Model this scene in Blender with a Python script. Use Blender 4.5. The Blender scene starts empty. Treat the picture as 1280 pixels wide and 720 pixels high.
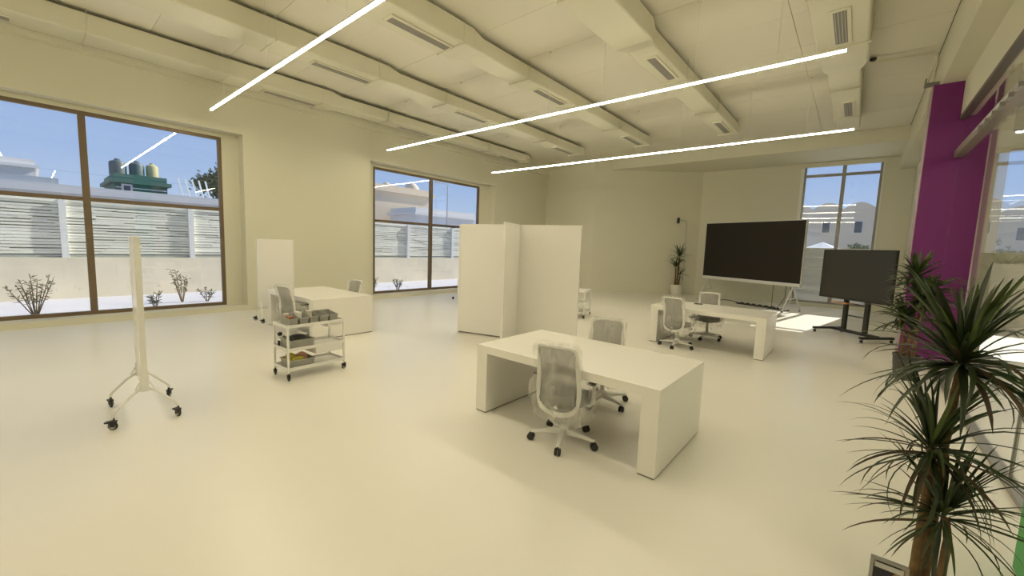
import bpy, math, random
from mathutils import Vector, Matrix, Euler
random.seed(7)
PI = math.pi
S = bpy.context.scene
COL = S.collection

# ------------------------------------------------------------------ camera
cam_d = bpy.data.cameras.new('camera')
cam_d.sensor_width = 36.0
cam_d.lens = 508.5 / 1280 * 36.0
cam_d.clip_start = 0.05
cam_d.clip_end = 500
cam = bpy.data.objects.new('camera', cam_d)
COL.objects.link(cam)
A = Vector((1071 - 640, -(323 - 360), -508.5)).normalized()      # vanishing direction of the long (window) wall
B = Vector((32 - 640, -(286 - 360), -508.5)).normalized()        # vanishing direction of the cross walls
Xc = (-(B - A * B.dot(A))).normalized()
Zc = Xc.cross(A)
cam.matrix_world = Matrix.Translation((0, 0, 1.9)) @ Matrix((Xc, A, Zc)).to_4x4()
S.camera = cam

# ------------------------------------------------------------------ sky, sun, exposure
W = bpy.data.worlds.new('sky')
S.world = W
W.use_nodes = True
nt = W.node_tree
nt.nodes.clear()
def wn(t, **k):
    n = nt.nodes.new(t)
    for a, b in k.items(): setattr(n, a, b)
    return n
geo = wn('ShaderNodeNewGeometry')
sep = wn('ShaderNodeSeparateXYZ')
ramp = wn('ShaderNodeValToRGB')
bg = wn('ShaderNodeBackground')
wo = wn('ShaderNodeOutputWorld')
tc = wn('ShaderNodeTexCoord')
nt.links.new(tc.outputs['Generated'], sep.inputs[0])
nt.links.new(sep.outputs['Z'], ramp.inputs[0])
e = ramp.color_ramp.elements
e[0].position = 0.0; e[0].color = (0.50, 0.60, 0.76, 1)
e[1].position = 0.75; e[1].color = (0.13, 0.25, 0.60, 1)
m_ = e.new(0.14); m_.color = (0.33, 0.46, 0.74, 1)
nt.links.new(ramp.outputs[0], bg.inputs[0])
bg.inputs[1].default_value = 1.15
nt.links.new(bg.outputs[0], wo.inputs[0])

sun_d = bpy.data.lights.new('sun', 'SUN')
sun_d.energy = 7.0
sun_d.color = (1.0, 0.95, 0.88)
sun_d.angle = 0.009
sun = bpy.data.objects.new('sun', sun_d)
COL.objects.link(sun)
sun.rotation_euler = Vector((-0.17, -1.0, -0.72)).to_track_quat('-Z', 'Y').to_euler()
sun.location = (3, 30, 25)

S.view_settings.view_transform = 'Standard'
S.view_settings.look = 'None'
S.view_settings.gamma = 1
S.view_settings.use_curve_mapping = False
S.view_settings.exposure = 0.0
LED = (1.0, 0.895, 0.66)
LED_POWER = 84.0

# ------------------------------------------------------------------ materials
MATS = {}
def mat(name, col, rough=0.5, metal=0.0, bump=0.0, bscale=40.0, var=0.0, vscale=3.0, spec=0.5, coat=0.0, emis=None, estr=0.0, randv=0.0):
    if name in MATS: return MATS[name]
    m = bpy.data.materials.new(name); m.use_nodes = True
    t = m.node_tree; b = t.nodes['Principled BSDF']
    b.inputs['Base Color'].default_value = (*col, 1)
    b.inputs['Roughness'].default_value = rough
    b.inputs['Metallic'].default_value = metal
    b.inputs['Specular IOR Level'].default_value = spec
    b.inputs['Coat Weight'].default_value = coat
    if emis:
        b.inputs['Emission Color'].default_value = (*emis, 1)
        b.inputs['Emission Strength'].default_value = estr
    L = t.links.new
    if var > 0 or randv > 0:
        tcn = t.nodes.new('ShaderNodeTexCoord')
        nz = t.nodes.new('ShaderNodeTexNoise'); nz.inputs['Scale'].default_value = vscale
        nz.inputs['Detail'].default_value = 4
        L(tcn.outputs['Object'], nz.inputs['Vector'])
        mr = t.nodes.new('ShaderNodeMapRange')
        mr.inputs['From Min'].default_value = 0.3; mr.inputs['From Max'].default_value = 0.7
        mr.inputs['To Min'].default_value = 1 - var; mr.inputs['To Max'].default_value = 1 + var
        L(nz.outputs['Fac'], mr.inputs['Value'])
        val = mr.outputs[0]
        if randv > 0:
            oi = t.nodes.new('ShaderNodeObjectInfo')
            m2 = t.nodes.new('ShaderNodeMapRange')
            m2.inputs['To Min'].default_value = 1 - randv; m2.inputs['To Max'].default_value = 1 + randv
            L(oi.outputs['Random'], m2.inputs['Value'])
            mu = t.nodes.new('ShaderNodeMath'); mu.operation = 'MULTIPLY'
            L(val, mu.inputs[0]); L(m2.outputs[0], mu.inputs[1]); val = mu.outputs[0]
        hs = t.nodes.new('ShaderNodeHueSaturation')
        hs.inputs['Color'].default_value = (*col, 1)
        L(val, hs.inputs['Value'])
        L(hs.outputs[0], b.inputs['Base Color'])
    if bump > 0:
        tcn = t.nodes.new('ShaderNodeTexCoord')
        nz = t.nodes.new('ShaderNodeTexNoise'); nz.inputs['Scale'].default_value = bscale
        nz.inputs['Detail'].default_value = 3
        L(tcn.outputs['Object'], nz.inputs['Vector'])
        bp = t.nodes.new('ShaderNodeBump'); bp.inputs['Strength'].default_value = bump
        bp.inputs['Distance'].default_value = 0.01
        L(nz.outputs['Fac'], bp.inputs['Height'])
        L(bp.outputs[0], b.inputs['Normal'])
    MATS[name] = m
    return m

def glass_mat(name, tint=(0.97, 0.985, 0.98), base=0.045, rough=0.0, top=0.85):
    if name in MATS: return MATS[name]
    m = bpy.data.materials.new(name); m.use_nodes = True
    t = m.node_tree; t.nodes.clear(); L = t.links.new
    out = t.nodes.new('ShaderNodeOutputMaterial')
    mx = t.nodes.new('ShaderNodeMixShader')
    tr = t.nodes.new('ShaderNodeBsdfTransparent'); tr.inputs[0].default_value = (*tint, 1)
    gl = t.nodes.new('ShaderNodeBsdfGlossy'); gl.inputs['Roughness'].default_value = rough
    gl.inputs['Color'].default_value = (1, 1, 1, 1)
    lw = t.nodes.new('ShaderNodeLayerWeight'); lw.inputs['Blend'].default_value = 0.5
    pw = t.nodes.new('ShaderNodeMath'); pw.operation = 'POWER'; pw.inputs[1].default_value = 4.5
    mr = t.nodes.new('ShaderNodeMapRange'); mr.inputs['To Min'].default_value = base; mr.inputs['To Max'].default_value = top
    L(lw.outputs['Facing'], pw.inputs[0]); L(pw.outputs[0], mr.inputs['Value'])
    L(mr.outputs[0], mx.inputs[0]); L(tr.outputs[0], mx.inputs[1]); L(gl.outputs[0], mx.inputs[2])
    L(mx.outputs[0], out.inputs[0])
    MATS[name] = m
    return m

def wrap_mat(name, clear=0.7):
    m = bpy.data.materials.new(name); m.use_nodes = True
    t = m.node_tree; t.nodes.clear(); L = t.links.new
    out = t.nodes.new('ShaderNodeOutputMaterial')
    tcn = t.nodes.new('ShaderNodeTexCoord')
    mp = t.nodes.new('ShaderNodeMapping'); mp.inputs['Rotation'].default_value = (0.2, 0.55, 0.1); mp.inputs['Scale'].default_value = (9, 9, 2.0)
    nz = t.nodes.new('ShaderNodeTexNoise'); nz.inputs['Scale'].default_value = 1.3; nz.inputs['Detail'].default_value = 5
    nz.inputs['Distortion'].default_value = 0.8
    L(tcn.outputs['Object'], mp.inputs[0]); L(mp.outputs[0], nz.inputs['Vector'])
    mr = t.nodes.new('ShaderNodeMapRange'); mr.inputs['From Min'].default_value = 0.40; mr.inputs['From Max'].default_value = 0.68
    mr.inputs['To Min'].default_value = 0.09; mr.inputs['To Max'].default_value = 1 - clear + 0.24
    L(nz.outputs['Fac'], mr.inputs['Value'])
    bp = t.nodes.new('ShaderNodeBump'); bp.inputs['Strength'].default_value = 0.25; bp.inputs['Distance'].default_value = 0.01
    L(nz.outputs['Fac'], bp.inputs['Height'])
    tr = t.nodes.new('ShaderNodeBsdfTransparent')
    pb = t.nodes.new('ShaderNodeBsdfPrincipled')
    pb.inputs['Base Color'].default_value = (0.84, 0.82, 0.77, 1); pb.inputs['Roughness'].default_value = 0.22
    L(bp.outputs[0], pb.inputs['Normal'])
    mx = t.nodes.new('ShaderNodeMixShader')
    L(mr.outputs[0], mx.inputs[0]); L(tr.outputs[0], mx.inputs[1]); L(pb.outputs[0], mx.inputs[2])
    L(mx.outputs[0], out.inputs[0])
    MATS[name] = m
    return m

def net_mat(name, col, clear):
    m = bpy.data.materials.new(name); m.use_nodes = True
    t = m.node_tree; L = t.links.new
    b = t.nodes['Principled BSDF']; out = t.nodes['Material Output']
    b.inputs['Base Color'].default_value = (*col, 1); b.inputs['Roughness'].default_value = 0.8
    tr = t.nodes.new('ShaderNodeBsdfTransparent')
    mx = t.nodes.new('ShaderNodeMixShader'); mx.inputs[0].default_value = 1 - clear
    L(tr.outputs[0], mx.inputs[1]); L(b.outputs[0], mx.inputs[2]); L(mx.outputs[0], out.inputs[0])
    MATS[name] = m
    return m

M_wall = mat("wall_paint", (0.69, 0.67, 0.53), 0.55, bump=0.03, bscale=60, var=0.012, vscale=0.7)
M_ceil = mat("ceiling_paint", (0.76, 0.725, 0.605), 0.7, bump=0.04, bscale=30)
M_duct = mat("duct_paint", (0.71, 0.685, 0.54), 0.55, bump=0.03, bscale=15)
M_gap = mat('joint_dark', (0.30, 0.28, 0.24), 0.9)
M_floor = mat('epoxy_floor', (0.80, 0.77, 0.69), 0.30, var=0.02, vscale=0.6, bump=0.015, bscale=2.5, spec=0.5)
M_white = mat('white_laminate', (0.84, 0.82, 0.76), 0.22)
M_white2 = mat('white_board', (0.84, 0.82, 0.77), 0.18)
M_wmetal = mat('white_metal', (0.80, 0.79, 0.75), 0.35)
M_plinth = mat('dark_foot', (0.16, 0.15, 0.13), 0.6)
M_bronze = mat('bronze_aluminium', (0.185, 0.135, 0.085), 0.42, metal=0.35)
M_greyfr = mat('grey_aluminium', (0.30, 0.29, 0.27), 0.4, metal=0.4)
M_black = mat('black_plastic', (0.018, 0.017, 0.015), 0.45)
M_rubber = mat('black_rubber', (0.03, 0.028, 0.025), 0.6)
M_hub = mat('grey_hub', (0.50, 0.49, 0.46), 0.4)
M_fabric = mat('grey_fabric', (0.17, 0.165, 0.15), 0.9, bump=0.25, bscale=300)
M_chairw = mat('chair_frame_white', (0.76, 0.75, 0.70), 0.38)
M_mesh = net_mat('grey_mesh', (0.20, 0.195, 0.175), 0.28)
M_wrap = wrap_mat('plastic_film', 0.90)
M_scr1 = mat('led_screen', (0.016, 0.011, 0.006), 0.55, spec=0.3)
M_scr2 = mat('tv_screen', (0.022, 0.019, 0.012), 0.30, spec=0.6)
M_silver = mat('silver_trim', (0.66, 0.65, 0.62), 0.35, metal=0.3)
M_purple = mat('purple_paint', (0.165, 0.010, 0.15), 0.5, bump=0.03, bscale=60)
M_green = mat('green_paint', (0.05, 0.33, 0.07), 0.5)
M_glass = glass_mat('window_glass', base=0.05)
M_glass2 = glass_mat('partition_glass', tint=(0.98, 0.985, 0.98), base=0.04, top=0.55)
M_grille = mat('grille_dark', (0.22, 0.205, 0.17), 0.6)
M_louver = mat('grille_louver', (0.45, 0.43, 0.38), 0.5)
M_led = mat('led_diffuser', (0.9, 0.9, 0.9), 0.5, emis=LED, estr=LED_POWER)
M_ledside = mat('led_diffuser_edge', (0.9, 0.9, 0.9), 0.5, emis=(1.0, 0.91, 0.70), estr=41.0)
M_led2 = mat('led_diffuser_boosted', (0.9, 0.9, 0.9), 0.5, emis=LED, estr=LED_POWER * 2.0)  # stronger than the main diffuser, for the lights added next door
M_leaf = mat('dracaena_leaf', (0.026, 0.043, 0.009), 0.45, var=0.25, vscale=6, randv=0.35)
M_leafy = mat('dracaena_young_leaf', (0.055, 0.08, 0.014), 0.42, var=0.2, vscale=6, randv=0.25)
M_leafb = mat('dracaena_old_leaf', (0.055, 0.034, 0.012), 0.6, var=0.3, vscale=6, randv=0.3)
M_cane = mat('cane_bark', (0.155, 0.095, 0.038), 0.85, bump=0.6, bscale=60, var=0.3, vscale=25)
M_potw = mat('pale_pot', (0.70, 0.67, 0.58), 0.5)
M_potd = mat('dark_pot', (0.06, 0.055, 0.05), 0.5)
M_soil = mat('soil', (0.05, 0.035, 0.022), 0.95, bump=0.8, bscale=60)
M_bin = mat('grey_bin', (0.36, 0.355, 0.315), 0.5)
M_bind = mat('dark_bin', (0.12, 0.118, 0.108), 0.5)
M_yellow = mat('yellow_pack', (0.62, 0.52, 0.07), 0.45, var=0.1, vscale=12)
M_pink = mat('pink_pack', (0.72, 0.38, 0.26), 0.45, var=0.1, vscale=12)
M_card = mat('card_box', (0.60, 0.56, 0.46), 0.7)
M_redbox = mat('rust_box', (0.36, 0.13, 0.06), 0.6)
M_blackgoods = mat('black_goods', (0.025, 0.024, 0.022), 0.6, bump=0.5, bscale=40)
M_wood = mat('light_wood', (0.46, 0.25, 0.10), 0.5, var=0.12, vscale=10)
M_ground = mat('pale_paving', (0.52, 0.51, 0.54), 0.8, var=0.03, vscale=1.0)
M_earth = mat('sandy_ground', (0.55, 0.50, 0.42), 0.95, var=0.06, vscale=0.4)
M_render = mat('cream_render', (0.80, 0.72, 0.56), 0.9, var=0.10, vscale=0.9, bump=0.2, bscale=20)
M_slat = mat('grey_white_slat', (0.86, 0.85, 0.74), 0.6, randv=0.12, var=0.03)
M_fback = mat('fence_shadow', (0.36, 0.38, 0.33), 0.8)  # grey painted for the shade in the fence gaps
M_post = mat('white_post', (0.80, 0.81, 0.78), 0.5)
M_bld = mat('villa_render', (0.74, 0.62, 0.46), 0.9, var=0.05, vscale=0.3)
M_bldg = mat('grey_villa', (0.40, 0.43, 0.46), 0.9, var=0.04, vscale=0.3)
M_bldw = mat('white_villa', (0.74, 0.72, 0.68), 0.9)
M_bgreen = mat('green_cladding', (0.06, 0.15, 0.12), 0.7)
M_tank = mat('dark_tank', (0.10, 0.13, 0.13), 0.5)
M_pane_far = mat('far_window', (0.06, 0.08, 0.11), 0.2)
M_foliage = mat('tree_foliage', (0.15, 0.175, 0.09), 0.8, randv=0.2, var=0.2, vscale=2)
M_shrub = mat('shrub_leaf', (0.12, 0.13, 0.06), 0.8)
M_film = net_mat('frosted_film', (0.62, 0.64, 0.60), 0.25)
M_brack = mat('bracket_white', (0.86, 0.86, 0.86), 0.3)
M_grey_post = mat('beige_post', (0.42, 0.40, 0.33), 0.5)

def print_mat():
    m = bpy.data.materials.new('food_print'); m.use_nodes = True
    t = m.node_tree; L = t.links.new; b = t.nodes['Principled BSDF']; b.inputs['Roughness'].default_value = 0.25
    tcn = t.nodes.new('ShaderNodeTexCoord')
    vo = t.nodes.new('ShaderNodeTexVoronoi'); vo.inputs['Scale'].default_value = 13
    L(tcn.outputs['Object'], vo.inputs['Vector'])
    rp = t.nodes.new('ShaderNodeValToRGB')
    el = rp.color_ramp.elements
    el[0].position = 0.0; el[0].color = (0.42, 0.27, 0.11, 1)
    el[1].position = 0.42; el[1].color = (0.30, 0.19, 0.08, 1)
    x = el.new(0.5); x.color = (0.010, 0.010, 0.016, 1)
    L(vo.outputs['Distance'], rp.inputs[0]); L(rp.outputs[0], b.inputs['Base Color'])
    return m
M_print = print_mat()

# ------------------------------------------------------------------ mesh helpers
class MB:
    def __init__(s): s.v = []; s.f = []; s.M = Matrix.Identity(4)
    def add(s, vs, fs):
        o = len(s.v)
        s.v += [tuple(s.M @ Vector(p)) for p in vs]
        s.f += [tuple(i + o for i in f) for f in fs]
        return s
    def box(s, x0, x1, y0, y1, z0, z1):
        vs = [(x, y, z) for z in (z0, z1) for y in (y0, y1) for x in (x0, x1)]
        return s.add(vs, [(0, 2, 3, 1), (4, 5, 7, 6), (0, 1, 5, 4), (2, 6, 7, 3), (0, 4, 6, 2), (1, 3, 7, 5)])
    def cbox(s, c, d):
        return s.box(c[0]-d[0]/2, c[0]+d[0]/2, c[1]-d[1]/2, c[1]+d[1]/2, c[2]-d[2]/2, c[2]+d[2]/2)
    def prism(s, poly, z0, z1):
        n = len(poly)
        vs = [(x, y, z0) for x, y in poly] + [(x, y, z1) for x, y in poly]
        fs = [tuple(range(n - 1, -1, -1)), tuple(range(n, 2 * n))] + [(i, (i + 1) % n, n + (i + 1) % n, n + i) for i in range(n)]
        return s.add(vs, fs)
    def lathe(s, prof, n=16, c=(0, 0, 0)):
        vs = []; fs = []
        for r, z in prof:
            for k in range(n):
                a = 2 * PI * k / n
                vs.append((c[0] + r * math.cos(a), c[1] + r * math.sin(a), c[2] + z))
        m = len(prof)
        for j in range(m - 1):
            for k in range(n):
                fs.append((j*n+k, j*n+(k+1) % n, (j+1)*n+(k+1) % n, (j+1)*n+k))
        fs.append(tuple(range(n - 1, -1, -1))); fs.append(tuple((m-1)*n + k for k in range(n)))
        return s.add(vs, fs)
    def tube(s, pts, r, n=8, closed=False, flat=None):
        pts = [Vector(p) for p in pts]; m = len(pts)
        rs = r if isinstance(r, (list, tuple)) else [r] * m
        vs = []; fs = []
        up = None
        for i, p in enumerate(pts):
            a = pts[(i - 1) % m] if (closed or i > 0) else p
            b = pts[(i + 1) % m] if (closed or i < m - 1) else p
            t = (b - a).normalized()
            if up is None:
                up = Vector((0, 0, 1)) if abs(t.z) < 0.9 else Vector((1, 0, 0))
            u = (up - t * up.dot(t))
            if u.length < 1e-4: u = Vector((0, 1, 0)) - t * t.y
            u.normalize(); w = t.cross(u); up = u
            for k in range(n):
                an = 2 * PI * k / n
                vs.append(tuple(p + (u * math.cos(an) + w * math.sin(an)) * rs[i]))
        for i in range(m if closed else m - 1):
            j = (i + 1) % m
            for k in range(n):
                fs.append((i*n+k, i*n+(k+1) % n, j*n+(k+1) % n, j*n+k))
        if not closed:
            fs.append(tuple(range(n - 1, -1, -1))); fs.append(tuple((m-1)*n + k for k in range(n)))
        return s.add(vs, fs)
    def bar(s, a, b, w, h):
        """rectangular bar from a to b, w across (horizontal), h tall"""
        a = Vector(a); b = Vector(b); t = (b - a).normalized()
        u = Vector((0, 0, 1)).cross(t)
        if u.length < 1e-4: u = Vector((1, 0, 0))
        u.normalize(); n = t.cross(u)
        vs = []
        for p in (a, b):
            for i, j in ((-1, -1), (1, -1), (1, 1), (-1, 1)):
                vs.append(tuple(p + u * (i * w / 2) + n * (j * h / 2)))
        return s.add(vs, [(3, 2, 1, 0), (4, 5, 6, 7), (0, 1, 5, 4), (1, 2, 6, 5), (2, 3, 7, 6), (3, 0, 4, 7)])
    def build(s, name, m, parent=None, smooth=False, bevel=0.0, seg=2, loc=None, sharp=40):
        me = bpy.data.meshes.new(name)
        me.from_pydata(s.v, [], s.f); me.update()
        if m: me.materials.append(m)
        o = bpy.data.objects.new(name, me); COL.objects.link(o)
        if parent: o.parent = parent
        if loc: o.location = loc
        if bevel > 0:
            b = o.modifiers.new('bevel', 'BEVEL'); b.width = bevel; b.segments = seg; b.limit_method = 'ANGLE'
        if smooth:
            me.polygons.foreach_set('use_smooth', [True] * len(me.polygons))
            me.set_sharp_from_angle(angle=math.radians(sharp))
        return o

def tag(o, label=None, cat=None, group=None, kind=None):
    if label: o['label'] = label
    if cat: o['category'] = cat
    if group: o['group'] = group
    if kind: o['kind'] = kind
    return o
def thing(name, label, cat, loc=(0, 0, 0), rz=0.0, group=None):
    o = bpy.data.objects.new(name, None); COL.objects.link(o)
    o.empty_display_size = 0.1
    o.location = loc; o.rotation_euler = (0, 0, rz)
    return tag(o, label, cat, group)
def struct(name, label, loc=(0, 0, 0)):
    o = bpy.data.objects.new(name, None); COL.objects.link(o); o.location = loc
    return tag(o, label, None, None, 'structure')
def copy_tree(o, parent=None):
    c = o.copy(); COL.objects.link(c)
    if parent: c.parent = parent
    for ch in list(o.children): copy_tree(ch, c)
    return c
def place(o, label, loc, rz=0.0):
    o.location = loc; o.rotation_euler = (0, 0, rz); o['label'] = label
    return o
def copy_mesh_obj(o, name, parent, loc=(0, 0, 0), rot=(0, 0, 0), scale=(1, 1, 1)):
    c = bpy.data.objects.new(name, o if isinstance(o, bpy.types.Mesh) else o.data)
    COL.objects.link(c); c.parent = parent; c.location = loc; c.rotation_euler = rot; c.scale = scale
    return c

# ------------------------------------------------------------------ room dimensions
XL, XR = -12.0, 1.19          # window wall / glass partition
YF, YB = 16.65, 19.6          # left end wall / back wall
ZC = 5.9                      # ceiling
ZS = 5.46                     # soffit over the recess
Y0 = -4.0                     # wall behind the camera
X4 = 9.0                      # far side of the neighbouring room

# ------------------------------------------------------------------ structure
tag(MB().box(XL - 0.35, X4, Y0, YB, -0.12, 0.0).build('floor', M_floor), 'glossy seamless cream white epoxy floor', kind='structure')

ceil = struct('ceiling', 'cream painted board ceiling with thin open joints')
MB().box(XL, X4, Y0, YB, ZC + 0.02, ZC + 0.14).build('backing', M_gap, ceil)
pw, pl, g = 2.70, 1.33, 0.007
pm = MB().box(0, pw - g, 0, pl - g, 0, 0.022)
cp0 = pm.build('ceiling_panel', M_ceil, ceil)
first = True
x = -14.55 + 0.0
yy0 = 5.80 - 8 * pl
for i in range(9):
    for j in range(19):
        px = -11.95 - 0.05 + i * pw; py = yy0 + j * pl
        if px > 0.86 or py > 17.0 or py < Y0: continue
        sx = 1.0; sy = min(1.0, (17.095 - py) / (pl - g))
        if px + pw > 0.855: sx = (0.855 - px) / pw
        off = Vector((px, py, ZC + random.uniform(-0.001, 0.001)))
        if first:
            cp0.location = off; first = False
        else:
            copy_mesh_obj(cp0, 'ceiling_panel', ceil, off, scale=(sx, sy, 1))

# window wall with two deep openings
W1 = (-1.95, 3.61); W2 = (7.12, 12.95); ZSILL = 0.13; ZHEAD = 4.43
f1 = (-1.58, 3.24); f2 = (7.42, 12.36)
b = MB()
b.box(XL - 0.35, XL, Y0, W1[0], 0, ZC); b.box(XL - 0.35, XL, W1[1], W2[0], 0, ZC); b.box(XL - 0.35, XL, W2[1], YF + 0.3, 0, ZC)
for w in (W1, W2):
    b.box(XL - 0.35, XL, w[0], w[1], 0, ZSILL); b.box(XL - 0.35, XL, w[0], w[1], ZHEAD, ZC)
zfh = 4.335
b.box(XL - 0.5, XL - 0.35, Y0, f1[0], 0, ZC); b.box(XL - 0.5, XL - 0.35, f1[1], f2[0], 0, ZC); b.box(XL - 0.5, XL - 0.35, f2[1], YF + 0.3, 0, ZC)
for w in (f1, f2):
    b.box(XL - 0.5, XL - 0.35, w[0], w[1], -0.1, ZSILL); b.box(XL - 0.5, XL - 0.35, w[0], w[1], zfh, ZC)
tag(b.build('wall_left', M_wall), 'long cream wall with two deep window openings', kind='structure')

tag(MB().box(XL, -9.3, YF, YF + 0.3, 0, ZC).build('wall_far_left', M_wall), 'cream end wall behind the folding partition', kind='structure')
tag(MB().prism([(-9.3, YF), (-5.55, YB), (-5.55, YB + 0.3), (-9.3, YF + 0.35)], 0, ZC).build('wall_oblique', M_wall), 'slanting cream wall behind the far potted plant', kind='structure')
# back wall with the opening of window 3 and, in the next room, of window 4
w3 = (-1.85, 0.42, 0.12, 5.38); w4 = (2.93, 7.6, 2.22, 5.42)
b = MB()
b.box(-5.55, w3[0], YB, YB + 0.3, 0, ZC); b.box(w3[1], w4[0], YB, YB + 0.3, 0, ZC); b.box(w4[1], X4, YB, YB + 0.3, 0, ZC)
for w in (w3, w4):
    b.box(w[0], w[1], YB, YB + 0.3, 0, w[2]); b.box(w[0], w[1], YB, YB + 0.3, w[3], ZC)
tag(b.build('wall_back', M_wall), 'cream back wall behind the giant screen', kind='structure')
# dropped beam over the recess
tag(MB().box(-9.3, 0.86, 17.1, YB, ZS, ZC - 0.001).build('trim_1', M_wall), 'dropped cream soffit along the back wall', kind='structure')
# ledge along the window wall under the ceiling
tag(MB().box(XL, XL + 0.22, Y0, YF, 5.36, ZC - 0.001).build('trim_2', M_wall), 'cream ledge along the top of the window wall', kind='structure')
# beam over the glass partition and fascia below it
b = MB(); b.box(0.86, 1.75, Y0, YB, 5.02, ZC - 0.001); b.box(1.15, 1.33, Y0, 10.6, 4.42, 5.02)
tag(b.build('trim_3', M_wall), 'cream beam and fascia above the glass partition', kind='structure')
# side wall beyond the purple column, walls behind the camera and of the next room
tag(MB().box(1.25, 1.5, 11.05, YB, 0, 5.02).build('wall_right', M_wall), 'cream side wall beyond the purple column', kind='structure')
tag(MB().box(XL, X4, Y0 - 0.2, Y0, 0, ZC).build('wall_rear', M_wall), 'cream wall behind the viewpoint', kind='structure')
tag(MB().box(X4, X4 + 0.2, Y0, YB, 0, ZC).build('wall_next_room', M_wall), 'far wall of the neighbouring room', kind='structure')
# purple column with a pale side face
c = struct('wall_column', 'tall purple painted column at the end of the glass partition', (0.765, 10.6, 0))
MB().box(0, 0.76, 0, 0.42, 0, 5.02).build('shaft', M_purple, c)
sd = MB().box(-0.012, 0, 0.005, 0.42, 0, 5.02).build('side_panel', mat('pale_edge', (0.42, 0.31, 0.33), 0.5), c)
sd['label'] = 'pale pinkish left side of the column'
tag(MB().box(0.93, 1.55, 3.35, 3.9, 0, 5.02).build('wall_column_green', M_green), 'green painted column at the right edge', kind='structure')

def window(name, label, x, y0, y1, z0, z1, mull, rails, m, t=0.075, d=0.09):
    """window in a plane x = const"""
    o = struct(name, label, (x, 0, 0))
    b = MB(); b.box(-d/2, d/2, y0, y0+t, z0, z1); b.box(-d/2, d/2, y1-t, y1, z0, z1)
    b.box(-d/2, d/2, y0+t, y1-t, z0, z0+t); b.box(-d/2, d/2, y0+t, y1-t, z1-t, z1)
    b.build('frame', m, o)
    ys = [y0+t]
    for q in mull:
        MB().box(-d/2-0.01, d/2+0.01, q-0.055, q+0.055, z0+t, z1-t).build('mullion', m, o)
        ys += [q-0.055, q+0.055]
    ys.append(y1-t)
    zs = [z0+t]
    for q in rails: zs += [q-0.04, q+0.04]
    zs.append(z1-t)
    for i in range(0, len(ys), 2):
        for q in rails:
            MB().box(-d/2, d/2, ys[i], ys[i+1], q-0.04, q+0.04).build('transom', m, o)
        for j in range(0, len(zs), 2):
            MB().box(-0.006, 0.006, ys[i], ys[i+1], zs[j], zs[j+1]).build('pane', M_glass, o)
    return o
window('window_1', 'large brown framed window behind the edge-on whiteboard', XL - 0.40, f1[0], f1[1], ZSILL, zfh, [0.84], [2.56], M_bronze)
window('window_2', 'brown framed window beside the folding partition', XL - 0.40, f2[0], f2[1], ZSILL, zfh, [9.84], [2.59], M_bronze)

# window 3 in the back wall: grey frame, frosted lower half, blind box on top
o = struct('window_3', 'tall grey framed window with frosted lower half behind the screens', (0, YB + 0.06, 0))
x0, x1, z0, z1 = w3; t = 0.07
b = MB(); b.box(x0, x0+t, -0.05, 0.05, z0, z1); b.box(x1-t, x1, -0.05, 0.05, z0, z1); b.box(x0+t, x1-t, -0.05, 0.05, z0, z0+t); b.box(x0+t, x1-t, -0.05, 0.05, z1-t, z1)
b.build('frame', M_greyfr, o)
MB().box(-0.70, -0.585, -0.06, 0.06, z0+t, z1-t).build('mullion', M_greyfr, o)
for xa, xb in ((x0+t, -0.70), (-0.585, x1-t)):
    MB().box(xa, xb, -0.045, 0.045, 4.93, 5.03).build('transom', M_greyfr, o)
    MB().box(xa, xb, -0.045, 0.045, 2.20, 2.25).build('transom', M_wmetal, o)
    for za, zb in ((2.25, 4.93), (5.03, z1-t)): MB().box(xa, xb, -0.006, 0.006, za, zb).build('pane', M_glass, o)
    fp = MB().box(xa, xb, -0.006, 0.006, z0+t, 2.20).build('frosted_pane', M_film, o); fp['label'] = 'frosted lower pane'
    for k in range(1, 5):
        MB().box(xa, xb, -0.012, -0.007, z0 + t + k*0.42, z0 + t + k*0.42 + 0.03).build('glazing_bar', M_wmetal, o)
MB().box(x0-0.12, x1+0.12, -0.16, -0.065, 5.30, 5.45).build('blind_box', M_wall, o)
b = MB(); b.box(x0-0.10, x0, -0.085, -0.062, 0.0, 5.30); b.box(x1, x1+0.04, -0.085, -0.062, 0.0, 5.30)
b.build('casing', M_wmetal, o)

o = struct('window_4', 'wide high window of the neighbouring room seen through the glass', (0, YB + 0.06, 0))
x0, x1, z0, z1 = w4
b = MB(); b.box(x0, x0+t, -0.05, 0.05, z0, z1); b.box(x1-t, x1, -0.05, 0.05, z0, z1); b.box(x0+t, x1-t, -0.05, 0.05, z0, z0+t); b.box(x0+t, x1-t, -0.05, 0.05, z1-t, z1)
b.build('frame', M_greyfr, o)
for q in (3.25, 5.4): MB().box(q-0.02, q+0.02, -0.03, 0.03, z0+t, z1-t).build('mullion', M_greyfr, o)
for xa, xb in ((x0+t, 3.23), (3.27, 5.38), (5.42, x1-t)): MB().box(xa, xb, -0.006, 0.006, z0+t, z1-t).build('pane', M_glass, o)
# lower structure of the neighbouring room: pale counter wall with dark band
tag(MB().box(2.6, 8.9, 19.0, 19.55, 0, 1.9).build('cabinet_run', M_white), 'low white cabinet under the neighbouring room window', 'cabinet')

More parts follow.
